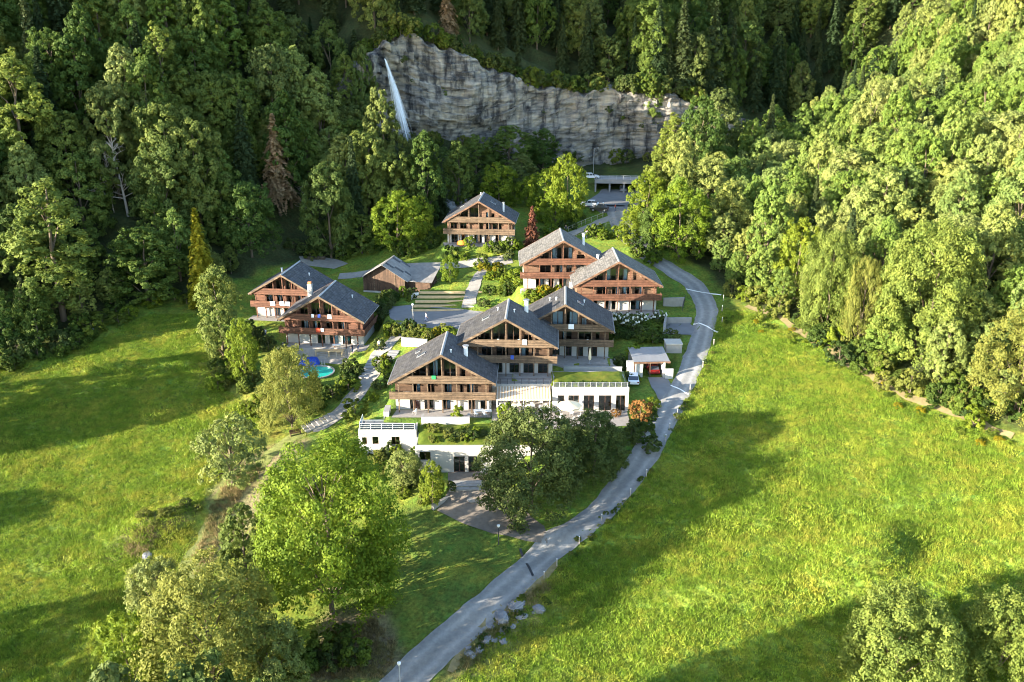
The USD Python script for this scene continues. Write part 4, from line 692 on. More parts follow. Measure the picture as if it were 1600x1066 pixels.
for i, a in enumerate([
    (520, 958, 672, 262, 'maple_model', 'large bright yellow green maple on the lawn left of the courtyard'), (830, 800, 628, 182, 'linden_model', 'large dark green tree in front of the annex, beside the courtyard'), (928, 744, 636, 112, 'linden_model', 'smaller dark green tree between the large dark tree and the road'),
    (364, 756, 648, 128, 'apple_model', 'round grey green fruit tree with a short bare trunk beside the mown path'), (634, 756, 702, 66, 'grey_model', 'soft grey green bush tree below the white terrace building'), (676, 790, 714, 44, 'fresh_model', 'small round green tree beside the courtyard wall'),
    (457, 668, 532, 108, 'bronze_model', 'broad olive green tree left of the garden path, below the pool'), (350, 560, 405, 88, 'dense_model', 'dense rounded green tree at the left end of the hamlet'), (322, 480, 312, 66, 'larch_model', 'bright yellow green conifer behind the dense rounded tree'),
    (383, 590, 490, 58, 'fresh_model', 'light green young tree beside the reddish chalet with the pool'), (340, 1096, 866, 250, 'bronze_model', 'very broad olive tree with greyish twigs at the bottom left'), (213, 1100, 942, 118, 'fresh_model', 'yellow green round tree, leftmost of the cluster at the bottom left'),
    (250, 965, 868, 100, 'grey_model', 'grey green tree above the yellow green one at the bottom left'), (386, 905, 778, 84, 'dense_model', 'dark green bushy tree tucked against the left side of the big maple'), (425, 1100, 962, 130, 'grey_model', 'grey green tree at the bottom, right of the broad olive tree'),
    (1392, 1112, 914, 214, 'pale_model', 'large pale green tree on the meadow at the bottom right'), (1545, 1100, 918, 160, 'pale_model', 'pale green tree in the bottom right corner'), (886, 348, 232, 66, 'fresh_model', 'sunlit layered bright green tree beside the car park'), (780, 322, 248, 74, 'fresh_model', 'bright green tree behind the chalet that stands alone'),
    (652, 378, 300, 62, 'fresh_model', 'bright tree close to the left wall of the lone farthest chalet'), (566, 396, 330, 62, 'dense_model', 'green tree above the yard behind the shaded chalet'), (538, 392, 322, 56, 'dense_model', 'dark green tree left of the one above the yard'), (610, 372, 300, 50, 'column_model', 'slender pale tree at the wood edge above the barn'), (850, 328, 258, 64, 'fresh_model', 'yellow green tree right of the red conifer'), (868, 350, 288, 56, 'fresh_model', 'low spreading bright tree above the fenced path'), (815, 300, 236, 60, 'dense_model', 'dark green tree behind the bright ones at the rock foot'), (760, 310, 262, 56, 'dense_model', 'darker tree just behind the lone farthest chalet roof'), (1010, 345, 262, 70, 'fresh_model', 'sunlit tree at the right edge of the car park'), (1030, 385, 300, 74, 'dense_model', 'green tree between car park road and the bend'), (985, 372, 320, 44, 'fresh_model', 'small bright tree on the inner verge of the car park road'), (1050, 292, 168, 72, 'column_model', 'tall pale tree where the right wood meets the rock wall'), (1088, 300, 138, 84, 'dense_model', 'dense tree at the far left corner of the right wood'), (1028, 322, 215, 60, 'column_model', 'slender sunlit tree above the car park at the wood corner'), (1118, 280, 128, 84, 'dense_model', 'rounded tree at the top left of the right wood'), (622, 392, 290, 84, 'fresh_model', 'bright green tree left of the lone farthest chalet'), (596, 388, 318, 52, 'dense_model', 'darker green tree at the edge of the wood above the barn'), (824, 322, 272, 40, 'fresh_model', 'small light green tree between the red conifer and the rock wall'), (831, 388, 317, 36, 'red_model', 'reddish brown conifer right of the lone farthest chalet'),
    (703, 442, 394, 32, 'fresh_model', 'little yellow green lawn tree with a thin pale trunk above the seat rows'), (200, 338, 200, 78, 'bare_model', 'tall bare dead tree with pale branches in the left wood'), (178, 332, 226, 30, 'bare_model', 'slim bare dead trunk left of the tall dead tree'),
    (438, 336, 166, 84, 'dry_model', 'dried orange brown conifer in the wood left of the waterfall'), (478, 336, 282, 50, 'bare_model', 'small pale dead tree right of the dried conifer'), (1208, 168, 34, 50, 'fir_model', 'tall dark spruce in front of the shaded back slope'), (1356, 172, 70, 52, 'fir_model', 'spruce rising out of the sunlit wood on the right'), (1385, 172, 88, 42, 'fir_model', 'slightly shorter spruce right beside the one rising from the sunlit wood'),
    (232, 470, 345, 128, 'dense_model', 'broad green tree at the foot of the left wood, left of the yellow conifer'), (100, 500, 262, 150, 'column_model', 'very tall sunlit tree at the lower left edge of the wood'), (50, 300, 60, 120, 'column_model', 'tall pale sunlit tree at the left border of the picture'), (270, 230, 20, 90, 'column_model', 'tall sunlit tree high in the left wood'), (545, 210, 72, 60, 'column_model', 'sunlit tree standing left of the waterfall'), (572, 232, 60, 54, 'dense_model', 'green tree standing against the left edge of the rock wall'), (520, 150, 20, 60, 'dense_model', 'dark green tree above left of the rock wall'), (500, 215, 90, 48, 'column_model', 'slender sunlit tree farther left of the waterfall'), (340, 250, 120, 70, 'column_model', 'pale leaning sunlit tree above the dead tree'),
    (1110, 150, -10, 56, 'fir_model', 'sunlit spruce at the top right end of the rock wall'), (1062, 140, -14, 60, 'fir_model', 'sunlit spruce on the rock wall, left of its right end'), (1025, 135, -12, 50, 'fir_model', 'spruce with bare lower trunk above the rock wall'), (1145, 165, 60, 46, 'dense_model', 'pale green tree at the right end of the rock wall'), (700, 80, -40, 56, 'dry_model', 'greyish half dead conifer above the rock wall beside the waterfall'),
    (744, 274, 205, 60, 'dense_model', 'dark tree in front of the middle of the rock wall'), (795, 268, 190, 80, 'dense_model', 'broad dark tree at the foot of the rock wall'), (848, 268, 196, 64, 'dense_model', 'dark tree at the foot of the right part of the rock wall'), (690, 272, 226, 54, 'dense_model', 'dark tree between waterfall and the boulders'), (655, 262, 208, 48, 'grey_model', 'grey green tree right under the waterfall'), (1440, 560, 330, 180, 'pale_model', 'big cream tinged tree near the front edge of the right wood'), (1290, 520, 350, 110, 'pale_model', 'pale green tree at the edge of the right wood above the trail'), (1340, 545, 390, 70, 'bronze_model', 'olive tree with bare grey limbs at the edge of the right wood'), (1240, 470, 330, 80, 'fresh_model', 'fresh green tree at the edge of the right wood near the bend'), (1060, 405, 270, 96, 'fresh_model', 'sunlit green tree on the inner side of the road bend'), (1585, 640, 470, 150, 'bronze_model', 'olive tree at the right border of the picture')]):
    tree(*a, seed=i)
def shrub(px, py, w, h, label=None, k=0, cat='shrub', group=None, name='shrub', cls=None, z=None):
    P = spot(px, py) if z is None else np.array([px, py, z]); s = w / 2.6
    thing(name, label, cat, group, P - [0, 0, .08], px * .37 + py, (s, s, h / 2.2), cls or SHR[int(px * 7 + py) % 3])
def shrubclass(name, leaf, seed, n=2200): return model(name, *crown_and_trunk(seed, 2.2, 1.3, .05, 16, n, .24, 'round', zsq=1.0, trunk_r=.05, skel=5), MATS[leaf], part_name='foliage')
YEL, ORA, DRK, FRE, DRY = shrubclass('yellow_shrub_model', 'leaf_yellow', 401), shrubclass('orange_shrub_model', 'leaf_orange', 402), shrubclass('dark_shrub_model', 'leaf_dark', 403), shrubclass('fresh_shrub_model', 'leaf_fresh', 404), shrubclass('dry_shrub_model', 'leaf_bronze', 405)
def hydrangea():
    rng = np.random.default_rng(8); (v, f), m = crown_and_trunk(406, 2.0, 1.3, .05, 16, 1800, .22, 'round', zsq=1.0, trunk_r=.04, skel=5); c = model('hydrangea_model', (v, f), m, MATS['leaf_dark'], part_name='foliage')
    k = rng.choice(len(v), 26, replace=False); b = MB()
    for p in v[k]:
        if p[2] < .7: continue
        s = trimesh.creation.icosphere(1, .17); b.add(s.vertices * rng.uniform(.8, 1.2, (1, 3)) + p + unit(p - [0, 0, 1]) * .12, s.faces)
    part('blossom', b, MATS['leaf_flower'], c, kind='stuff'); return c
HYD = hydrangea()
for i, a in enumerate([(1000, 655, 3.4, 3.2, 'orange leaved shrub beside the road right of the annex', 0, 'shrub', None, 'shrub', ORA), (1018, 640, 2.6, 2.0, 'yellow green shrub behind the orange one by the road', 0, 'shrub', None, 'shrub', FRE), (962, 650, 1.6, 1.2, 'small reddish shrub at the right end of the annex terrace', 0, 'shrub', None, 'shrub', ORA),
    (602, 570, 1.9, 2.0, 'round bright yellow shrub beside the garden steps', 0, 'shrub', None, 'shrub', YEL), (604, 583, 1.8, 2.6, 'upright green shrub just below the yellow one', 0, 'shrub', None, 'shrub', FRE), (664, 692, 1.9, 1.8, 'yellow shrub at the left end of the planted bank', 0, 'shrub', None, 'shrub', YEL),
    (680, 690, 2.2, 2.0, 'brownish shrub beside the yellow one on the planted bank', 0, 'shrub', None, 'shrub', DRY), (715, 656, 2.2, 2.4, 'light green shrub growing in the white planter', 0, 'shrub', None, 'shrub', FRE), (790, 658, 2.4, 3.2, 'tall green shrub beside the awning', 0, 'shrub', None, 'shrub', FRE), (555, 648, 4.4, 2.6, 'spreading green shrub left of the front chalet path', 0), (640, 525, 3.0, 3.4, 'tall bushy shrub left of the plaza lamp', 0), (668, 535, 2.2, 2.4, 'feathery shrub above the white garden wall', 0, 'shrub', None, 'shrub', DRY),
    (682, 527, 1.9, 2.0, 'small yellowish shrub below the plaza', 0, 'shrub', None, 'shrub', YEL), (545, 610, 4.5, 2.2, 'rounded hedge right of the pool', 0, 'shrub', None, 'shrub', FRE), (520, 622, 4.0, 2.4, 'dark rounded shrub below the pool', 0), (765, 460, 3.0, 2.0, 'dark green shrub on the bank right of the light path', 0), (795, 462, 2.6, 3.4, 'upright shrub left of the white base of the left road chalet', 0), (772, 436, 3.4, 1.6, 'yellow green ground shrub above the seat rows', 0, 'shrub', None, 'shrub', FRE), (755, 478, 2.6, 1.5, 'low round shrub above the middle chalet roof', 0, 'shrub', None, 'shrub', DRK), (850, 462, 3.6, 2.2, 'yellowish shrub below the left road chalet', 0, 'shrub', None, 'shrub', YEL), (830, 466, 3.0, 1.8, 'olive shrub next to the yellowish one below the chalet', 0, 'shrub', None, 'shrub', FRE),
    (592, 545, 2.2, 2.0, 'dark shrub at the right corner of the reddish pool chalet', 0, 'shrub', None, 'shrub', DRK), (610, 520, 2.8, 2.0, 'dark green shrub beside the plaza path', 0, 'shrub', None, 'shrub', DRK), (612, 480, 2.0, 2.6, 'small pointed green shrub below the barn', 0, 'shrub', None, 'shrub', DRK), (630, 465, 2.0, 2.6, 'slim light shrub right of the barn', 0, 'shrub', None, 'shrub', FRE), (600, 468, 3.6, 1.4, 'dark low hedge in front of the barn', 0, 'shrub', None, 'shrub', DRK)]): shrub(*a)
rng = np.random.default_rng(12)
def scatter(pts, n, w, h, label, group, cls=None, spread=1.2, name='shrub', cat='shrub'):
    for _ in range(n):
        i = rng.integers(len(pts) - 1); t = rng.uniform(); p = np.array(pts[i]) * (1 - t) + np.array(pts[i + 1]) * t; q = spot(*p)
        if q is None: continue
        q = q[:2] + rng.normal(0, spread, 2); s = rng.uniform(.7, 1.3); k = cls[rng.integers(len(cls))] if cls else None
        shrub(q[0], q[1], w * s, h * s * rng.uniform(.8, 1.2), label, 0, cat, group, name, k, gz(*q))
scatter([(695, 402), (730, 402), (770, 398), (812, 392)], 16, 2.6, 2.2, 'green shrub in the garden bed in front of the lone farthest chalet', 'shrubs before the farthest chalet', [FRE, SHR[0], SHR[1], DRK], 1.0)
scatter([(1155, 470), (1230, 500), (1300, 532), (1390, 584), (1490, 634), (1600, 680)], 46, 3.6, 3.0, 'leafy shrub at the edge of the right wood along the trail', 'shrubs along the right wood', [FRE, SHR[0], SHR[1], SHR[2], DRY], 1.6)
scatter([(0, 560), (60, 556), (110, 540), (150, 520)], 20, 4.2, 3.4, 'dark shrub at the foot of the left wood beside the meadow', 'shrubs along the left wood', [DRK, SHR[0], SHR[2]], 2.0)
scatter([(160, 500), (240, 470), (310, 480), (330, 450)], 16, 3.6, 2.4, 'green shrub below the broad tree at the foot of the left wood', 'shrubs below the broad tree', [SHR[0], SHR[1], FRE], 2.0)
scatter([(340, 580), (380, 610), (420, 640), (330, 560)], 30, 2.8, 2.0, 'yellow green bush on the bank left of the reddish pool chalet', 'bushes on the left bank', [FRE, DRY, SHR[1]], 1.6)
scatter([(945, 505), (985, 506), (1030, 500)], 9, 2.4, 2.0, 'white flowering hydrangea below the pale roofed chalet by the bend', 'white hydrangeas', [HYD], .6, 'hydrangea', 'hydrangea')
scatter([(955, 525), (1000, 528), (1030, 535)], 14, 3.0, 1.9, 'dark green juniper on the bank between the chalets and the parking bay', 'junipers above the carport', [DRK, SHR[2], SHR[0]], 1.2)
scatter([(965, 560), (985, 570), (990, 605)], 8, 2.6, 2.0, 'green shrub beside the carport drive', 'shrubs beside the carport', [DRK, FRE], .8)
scatter([(990, 690), (1015, 660), (980, 720)], 10, 2.4, 1.6, 'dark shrub on the shaded bank between annex and road', 'shrubs between annex and road', [DRK, SHR[0]], 1.2)
scatter([(556, 396), (600, 384), (640, 378), (676, 380), (650, 398), (610, 398)], 26, 3.6, 3.0, 'green shrub along the wood edge above the barn', 'shrubs above the barn', [SHR[0], SHR[1], FRE], 1.4)
scatter([(485, 1060), (520, 1010), (545, 1040)], 8, 3.4, 2.6, 'dark shrub at the bottom of the lawn beside the dry grass', 'shrubs at the bottom of the lawn', [DRK, SHR[2]], 1.0)
scatter([(450, 620), (480, 615), (500, 640)], 8, 3.2, 2.4, 'green shrub on the slope under the pool', 'shrubs under the pool', [FRE, SHR[1]], 1.0)
scatter([(930, 372), (975, 378), (1010, 400), (1030, 410)], 14, 3.0, 2.6, 'sunlit shrub along the road to the car park', 'shrubs along the car park road', [FRE, SHR[1], SHR[0]], 1.0)
scatter([(250, 818), (275, 800), (300, 790)], 7, 1.7, 1.0, 'small bush growing on the grassy mound', 'bushes on the mound', [DRK, DRY], 1.2)
for k in range(44): shrub(-13.4 + 18.2 * rng.uniform(), 115.9 + 4.0 * rng.uniform(), 1.7 * rng.uniform(.6, 1.4), 1.0 * rng.uniform(.6, 1.4), 'small bush in the planted bank on the garden building roof', 0, 'shrub', 'bushes of the planted bank', 'bank_bush', [DRY, DRY, FRE, DRK, SHR[1]][k % 5], -1.3 + .28 * (k % 3))
for k in range(14): shrub(6.5 + 10.8 * k / 13, 124.7 + .4 * (k % 2), 1.2, .75, 'tuft of plants along the front edge of the annex grass roof', 0, 'plant', 'plants on the annex roof', 'roof_plant', [FRE, SHR[1]][k % 2], 3.75)
RB = {}
for k in range(120):   # scrub on the rim and at the foot of the rock wall
    i = rng.uniform(2, 9.6); j = int(i); p = CLIFF[j] * (1 - i + j) + CLIFF[j + 1] * (i - j); top = rng.uniform() < .75
    q = (p[0], p[1] + (rng.uniform(-.6, 1.6) if top else -2.5)); z = p[2] + p[3] * (1.0 if top else .0) - .6; s = (4.6 if top else 3.4) * rng.uniform(.5, 1.3) / 2.6
    RB.setdefault(k % 4, []).append((q[0], q[1], max(z, gz(*q) - .3), s, s, k))
for k in range(26):   # bushes rooted in the joints of the rock
    i = rng.uniform(3, 9); j = int(i); p = CLIFF[j] * (1 - i + j) + CLIFF[j + 1] * (i - j); s = rng.uniform(.5, 1.1); RB.setdefault(k % 3, []).append((p[0], p[1] - 1.0, p[2] + p[3] * rng.uniform(.2, .8), s, s * .8, k))
instancer('rock_scrub', [([DRK, SHR[0], SHR[2], DRY][k], v) for k, v in RB.items()], 'dark scrub growing along the rim and foot of the rock wall', 'scrub')

scatter([(840, 345), (880, 338), (905, 345), (860, 372)], 14, 2.6, 2.0, 'bright shrub above the fenced path to the car park', 'shrubs above the fenced path', [FRE, SHR[1], SHR[0]], 1.2)
scatter([(470, 402), (520, 396), (560, 402)], 12, 3.2, 2.6, 'dark shrub at the back of the yard behind the shaded chalet', 'shrubs behind the yard', [DRK, SHR[0]], 1.4)
scatter([(538, 612), (548, 600), (556, 588)], 9, 3.0, 2.1, 'green shrub along the garden path between pool and front chalet', 'shrubs along the garden path', [FRE, SHR[0], SHR[1], DRK], 1.1, 'garden_shrub')
scatter([(598, 560), (604, 580), (590, 606), (570, 632)], 12, 2.0, 1.5, 'leafy shrub at the left wall of the front chalet', 'shrubs left of the front chalet', [FRE, DRK, SHR[1]], .7, 'garden_shrub')
scatter([(600, 505), (625, 522), (655, 530), (700, 524)], 18, 2.6, 2.0, 'garden shrub on the bank below the plaza', 'shrubs below the plaza', [FRE, SHR[1], DRY, DRK], .9, 'garden_shrub')
scatter([(585, 520), (596, 496), (604, 474), (640, 466)], 18, 2.6, 1.9, 'dark garden shrub between barn and plaza', 'shrubs between barn and plaza', [DRK, SHR[0], SHR[2]], 1.0, 'garden_shrub')
scatter([(752, 418), (770, 430), (800, 440), (795, 468)], 20, 2.5, 1.6, 'yellow green garden shrub right of the light path', 'shrubs right of the light path', [FRE, SHR[1], YEL, FRE], .9, 'garden_shrub')
scatter([(600, 740), (650, 772), (690, 768)], 10, 2.2, 2.0, 'grey green shrub below the white terrace building', 'shrubs below the terrace building', [DRY, FRE, SHR[1]], 1.0, 'garden_shrub')
scatter([(820, 470), (870, 468), (890, 462)], 9, 2.0, 1.6, 'shrub in the bed under the left road chalet', 'shrubs under the left road chalet', [YEL, FRE, DRY], .7, 'garden_shrub')
scatter([(395, 520), (420, 548), (445, 562)], 12, 2.8, 2.2, 'shrub on the slope left of the pool chalet', 'shrubs left of the pool chalet', [DRK, FRE, SHR[1]], 1.0, 'garden_shrub')
scatter([(1172, 496), (1300, 566), (1420, 638), (1590, 710)], 34, 1.3, .7, 'low weedy plant on the meadow edge below the trail', 'weeds below the trail', [FRE, SHR[1], YEL], 1.3, 'weed', 'plant')
scatter([(556, 718), (600, 724), (655, 730)], 14, 2.4, 2.2, 'green shrub growing against the white terrace building wall', 'shrubs against the terrace building', [FRE, SHR[0], DRY, DRK], .7, 'garden_shrub')
scatter([(735, 1026), (770, 990), (800, 955), (846, 940)], 26, .9, .55, 'low green plant between the rocks of the roadside outcrop', 'plants between the roadside rocks', [FRE, DRY, SHR[1]], 1.0, 'weed', 'plant')
scatter([(1145, 480), (1128, 520), (1098, 585), (1062, 655), (1010, 745), (930, 830), (860, 905)], 60, .8, .5, 'grassy weed at the meadow edge of the road', 'weeds along the road', [FRE, DRY, SHR[1]], .35, 'weed', 'plant')
# ------------------------------------------------------------------ meadow grass
def tuft(name, seed, n, h, w, spread, m):
    r_ = np.random.default_rng(seed); b = r_.normal(0, spread, (n, 2)); a = r_.uniform(0, 2 * np.pi, n); L = h * r_.uniform(.55, 1.2, n); lean = r_.normal(0, .45, (n, 2)) * h
    l = np.c_[b + .5 * w * np.c_[np.cos(a), np.sin(a)], np.full(n, -.05)]; r2 = np.c_[b - .5 * w * np.c_[np.cos(a), np.sin(a)], np.full(n, -.05)]; t = np.c_[b + lean, L]; md = (l + t) / 2 + .2 * (t - r2) * 0
    c = stage.CreateClassPrim('/World/' + name); part('blades', (np.stack([l, r2, t], 1).reshape(-1, 3), np.arange(3 * n).reshape(-1, 3)), m, c); return c
TUF = [tuft(f'grass_model_{i}', 50 + i, 36, .22, .075, .3, MATS['grass_meadow']) for i in range(3)]; DTUF = tuft('dry_grass_model', 60, 26, .4, .08, .22, MATS['dry_grass']); LTUF = tuft('lawn_model', 61, 30, .09, .06, .3, MATS['grass_lawn'])
MEADOW = [wpoly([(1128, 482), (1170, 488), (1250, 524), (1400, 622), (1600, 696)] + [(1630, 1066), (1180, 1066), (715, 1064), (790, 970), (860, 900), (960, 812), (1030, 726), (1070, 640), (1112, 540)], []), wpoly([(-20, 578), (70, 562), (150, 532), (240, 490), (320, 490), (340, 590), (410, 660), (380, 700), (330, 760), (300, 830), (280, 890), (200, 960), (160, 1066), (-20, 1066)])]
rows = {}
for i, M_ in enumerate(MEADOW):
    x0, y0, x1, y1 = M_.bounds; n = int((x1 - x0) * (y1 - y0) * 8); q = rng.uniform((x0, y0), (x1, y1), (n, 2)); q = q[inside(M_, q)]; zz = height(q); s = rng.uniform(.6, 1.35, len(q)) * (.55 + .9 * fbm(np.c_[q / 4.5, 0 * zz], 3, 17)); an = rng.uniform(0, 6.28, len(q)); k = rng.integers(0, 3, len(q))
    for j in range(len(q)): rows.setdefault(int(k[j]), []).append((q[j, 0], q[j, 1], zz[j], s[j] * 1.1, s[j], an[j]))
instancer('meadow_grass', [(TUF[k], v) for k, v in rows.items()], 'long green meadow grass on both slopes', 'grass')
DRYP = [wpoly([(485, 1060), (520, 985), (590, 965), (620, 1010), (600, 1060)]), wpoly([(190, 868), (205, 835), (245, 815), (235, 870)]), wpoly([(705, 1050), (738, 1005), (800, 945), (850, 905), (862, 920), (800, 975), (740, 1040)])]
DRYP.append(wpoly([(296, 902), (328, 800), (352, 756), (395, 722), (408, 735), (380, 765), (352, 830), (330, 890)]))
rows = []
for M_ in DRYP:
    x0, y0, x1, y1 = M_.bounds; q = rng.uniform((x0, y0), (x1, y1), (int((x1 - x0) * (y1 - y0) * 7), 2)); q = q[inside(M_, q)]
    rows += [(a, b, gz(a, b), s, s, t) for (a, b), s, t in zip(q, rng.uniform(.6, 1.3, len(q)), rng.uniform(0, 6, len(q)))]
instancer('dry_grass', [(DTUF, rows)], 'straw coloured dry grass on the mown path and beside lawn and road', 'grass')
# trees beyond the picture's edge whose long evening shadows lie on the meadows
off = [(-97, 125, .9), (-102, 118, .75), (-103, 130, .9), (-95, 121, .75), (-118, 92, .62), (-103, 70, .85), (-108, 64, .9), (-99, 60, .9), (-25, 57, 1.5), (-31, 55.5, 1.45), (-37, 54, 1.4), (-19, 55, 1.3)]
instancer('trees_beyond', [(BROAD[k], [(x, y, gz(x, y) - .2, .9, s_, x + y) for j, (x, y, s_) in enumerate(off) if j % 4 == k]) for k in range(4)], 'trees left of and below the view, seen by their shadows', 'trees')

# the woods: the trees that show largest are things, the rest one far-off mass
cand = []
for poly, r, zone in ((LEFT, 5.4, 'left'), (RIGHT, 4.7, 'right'), (BACK, 5.6, 'back')):
    for p in poisson(poly, r, {'left': 1, 'right': 2, 'back': 3}[zone]):
        z = gz(*p); h = 17; a = project([p[0], p[1], z]); b = project([p[0], p[1], z + h]); fw = a[0, 2]
        if b[0, 1] > 1100 or a[0, 1] < -160: continue
        vis = -70 < a[0, 0] < 1670
        if vis and fw < 268 and zone != 'back' and 585 < a[0, 0] < 1035 and project([p[0], p[1], z + 17])[0, 1] < np.interp(a[0, 0], [585, 650, 700, 720, 860, 900, 1010], [216, 222, 226, 196, 190, 246, 250]): continue
        tp = project([p[0], p[1], z + 15])[0, 1]
        if any(abs(a[0, 0] - kx) < kw and a[0, 1] > kb - 6 and tp < kb - 25 for kx, kb, kw in ((200, 338, 46), (438, 336, 40), (478, 336, 34), (324, 478, 40))): continue
        if not vis and not (-420 < a[0, 0] < 800 and zone == 'left' and p[1] < 230): continue
        if zone == 'left' and p[1] > 208 and p[0] > -33 and (p[1] > 226 or p[0] > -6): continue
        cand.append((fw, p[0], p[1], z, zone, vis))
cand.sort()
rng = np.random.default_rng(5)
LAB = {('left', 0): 'tall broadleaf tree of the shaded wood on the steep slope left of the waterfall', ('right', 0): 'broadleaf tree of the sunlit wood on the slope right of the road and meadow', ('back', 0): 'broadleaf tree on the wooded slope above and behind the grey rock wall',
       ('left', 1): 'dark spruce among the broadleaf trees on the slope left of the waterfall', ('right', 1): 'dark spruce standing among the sunlit broadleaf wood on the right', ('back', 1): 'dark spruce on the wooded slope above and behind the grey rock wall'}
nb = ns = 0; rest = {}
for fw, x, y, z, zone, vis in cand:
    con = rng.uniform() < {'left': .13, 'right': .06, 'back': .42}[zone]
    k = int(rng.integers(3)) if con else int(rng.integers(7)); s = rng.uniform(.62, 1.15) * (.95 if zone != 'left' else 1.05); sz = s * rng.uniform(.85, 1.4); rot = rng.uniform(0, 6.28)
    if zone == 'right':
        s *= .84; sz *= .84
        edge = RIGHT.exterior.distance(shapely.Point(x, y)); s *= min(1, .62 + edge / 22); sz *= min(1, .6 + edge / 22)
    if zone == 'left' and x < -40 and y < 186:
        edge = LEFT.exterior.distance(shapely.Point(x, y)); s *= min(1, .5 + edge / 26); sz *= min(1, .42 + edge / 26)
    lim = (ns < 150) if con else (nb < 300)
    if vis and lim:
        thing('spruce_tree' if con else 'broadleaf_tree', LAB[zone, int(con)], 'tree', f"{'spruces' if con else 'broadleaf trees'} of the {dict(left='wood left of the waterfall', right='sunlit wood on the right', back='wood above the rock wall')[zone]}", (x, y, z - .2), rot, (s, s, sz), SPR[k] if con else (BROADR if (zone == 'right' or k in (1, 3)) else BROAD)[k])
        if con: ns += 1
        else: nb += 1
    else: rest.setdefault((con, k, zone == 'right'), []).append((x, y, z - .2, s, sz, rot))
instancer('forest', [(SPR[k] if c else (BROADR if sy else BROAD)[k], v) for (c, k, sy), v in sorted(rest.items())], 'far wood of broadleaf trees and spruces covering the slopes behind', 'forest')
print('trees', nb, ns, sum(map(len, rest.values())))

# ------------------------------------------------------------------ rocks, water
def boulder(px, py, size, label, group=None, seed=0, flat=.6, name='boulder'):
    P = spot(px, py); part_ = part(name, rock(seed, np.array([size, size * .8, size * flat])), MATS['boulder'], None, smooth=35, label=label, cat='rock', group=group); UsdGeom.Xformable(part_).AddTranslateOp().Set(Gf.Vec3d(*(P - [0, 0, size * flat * .25]))); UsdGeom.Xformable(part_).AddRotateZOp().Set(seed * 47.)
for i, a in enumerate([(806, 945, 1.25, 'large cracked pale rock beside the road, uppermost of the outcrop'), (785, 962, 1.2, 'large pale rock just below the uppermost one in the outcrop'), (842, 950, .9, 'pale rock on the meadow side of the outcrop'), (818, 962, .6, 'small rock between the large rocks of the outcrop'), (762, 1000, .9, 'low pale rock at the middle of the roadside outcrop'), (786, 1002, .65, 'dark edged rock at the right middle of the outcrop'), (735, 1022, .8, 'pale rock nearest the bottom edge, by the road'),
    (692, 330, 4.4, 'big grey boulder half hidden by trees left of the lone farthest chalet'), (722, 318, 3.0, 'smaller grey boulder right of the big one among the trees'), (230, 868, .8, 'bluish rock at the foot of the grassy mound'), (140, 515, .8, 'pale rock at the foot of the left wood')]): boulder(*a[:3], a[3], None, i + 1, .95 if a[2] > 2 else .5)
for i in range(16): q = rng.uniform(); boulder(735 + 100 * q + rng.normal(0, 9), 1022 - 78 * q + rng.normal(0, 8), rng.uniform(.25, .6), 'small grey stone among the plants of the roadside outcrop', 'small stones of the outcrop', 40 + i, .5, 'stone')
def waterfall():
    r_ = np.random.default_rng(3); top = at_y(601, 92, 236.5); bot = at_y(637, 224, 235.5); t = thing('waterfall', 'thin white waterfall dropping down the left part of the rock wall', 'waterfall', None, top); d = bot - top
    for nm, n, wob, r0 in (('stream', 14, .14, .045), ('spray', 120, 1.0, .045)):
        b = MB()
        for _ in range(n):
            k = np.linspace(r_.uniform(0, .35) if nm == 'spray' else 0, r_.uniform(.55, 1.0), 9); off = r_.normal(0, wob, 2)
            p = np.stack([d[0] * k ** .8 + off[0] * (.12 + k ** 1.3) , d[1] * k + off[1] * k, d[2] * k], 1); b.tube(p, r0 * r_.uniform(.5, 1.3) * np.linspace(1, .45, 9), 4)
        part(nm, b, '/World/Looks/' + nm, t, kind='stuff')
for nm, f in (('stream', .45), ('spray', .8)):
    usdkit.material(stage, '/World/Looks/' + nm, {'d': ('diffuse_bsdf', {'color': (.8, .84, .88)}), 't': ('transparent_bsdf', {}), 'x': ('mix_closure', {'fac': f})}, [('d.BSDF', 'x.closure1'), ('t.BSDF', 'x.closure2')], surface='x.closure')
waterfall()

# ------------------------------------------------------------------ pool, carport, car park deck
P = po; P = P - [0, 0, .75]; pool = thing('pool', 'round sunken swimming pool with turquoise water', 'pool', None, P)
ring = trimesh.creation.annulus(r_min=2.9, r_max=3.02, height=1.1, sections=40); ring.apply_translation([0, 0, .45]); part('pool_wall', MB().tm(ring), MATS['concrete'], pool)
rim = trimesh.creation.annulus(r_min=2.85, r_max=3.15, height=.06, sections=40); rim.apply_translation([0, 0, 1.03]); part('rim', MB().tm(rim), MATS['grey_metal'], pool)
wt = trimesh.creation.cylinder(radius=2.895, height=.7, sections=40); wt.apply_translation([0, 0, .5]); part('water', MB().tm(wt), MATS['pool_water'], pool)
ld = part('ladder', MB().tube([(.3, 2.9, .1), (.3, 2.9, 1.8), (.3, 3.3, 1.8), (.3, 3.5, .0)], .03).tube([(.8, 2.9, .1), (.8, 2.9, 1.8), (.8, 3.3, 1.8), (.8, 3.5, .0)], .03), MATS['grey_metal'], pool)
for k in range(4): part('rung', MB().tube([(.3, 2.9, .4 + .35 * k), (.8, 2.9, .4 + .35 * k)], .025), MATS['grey_metal'], ld)
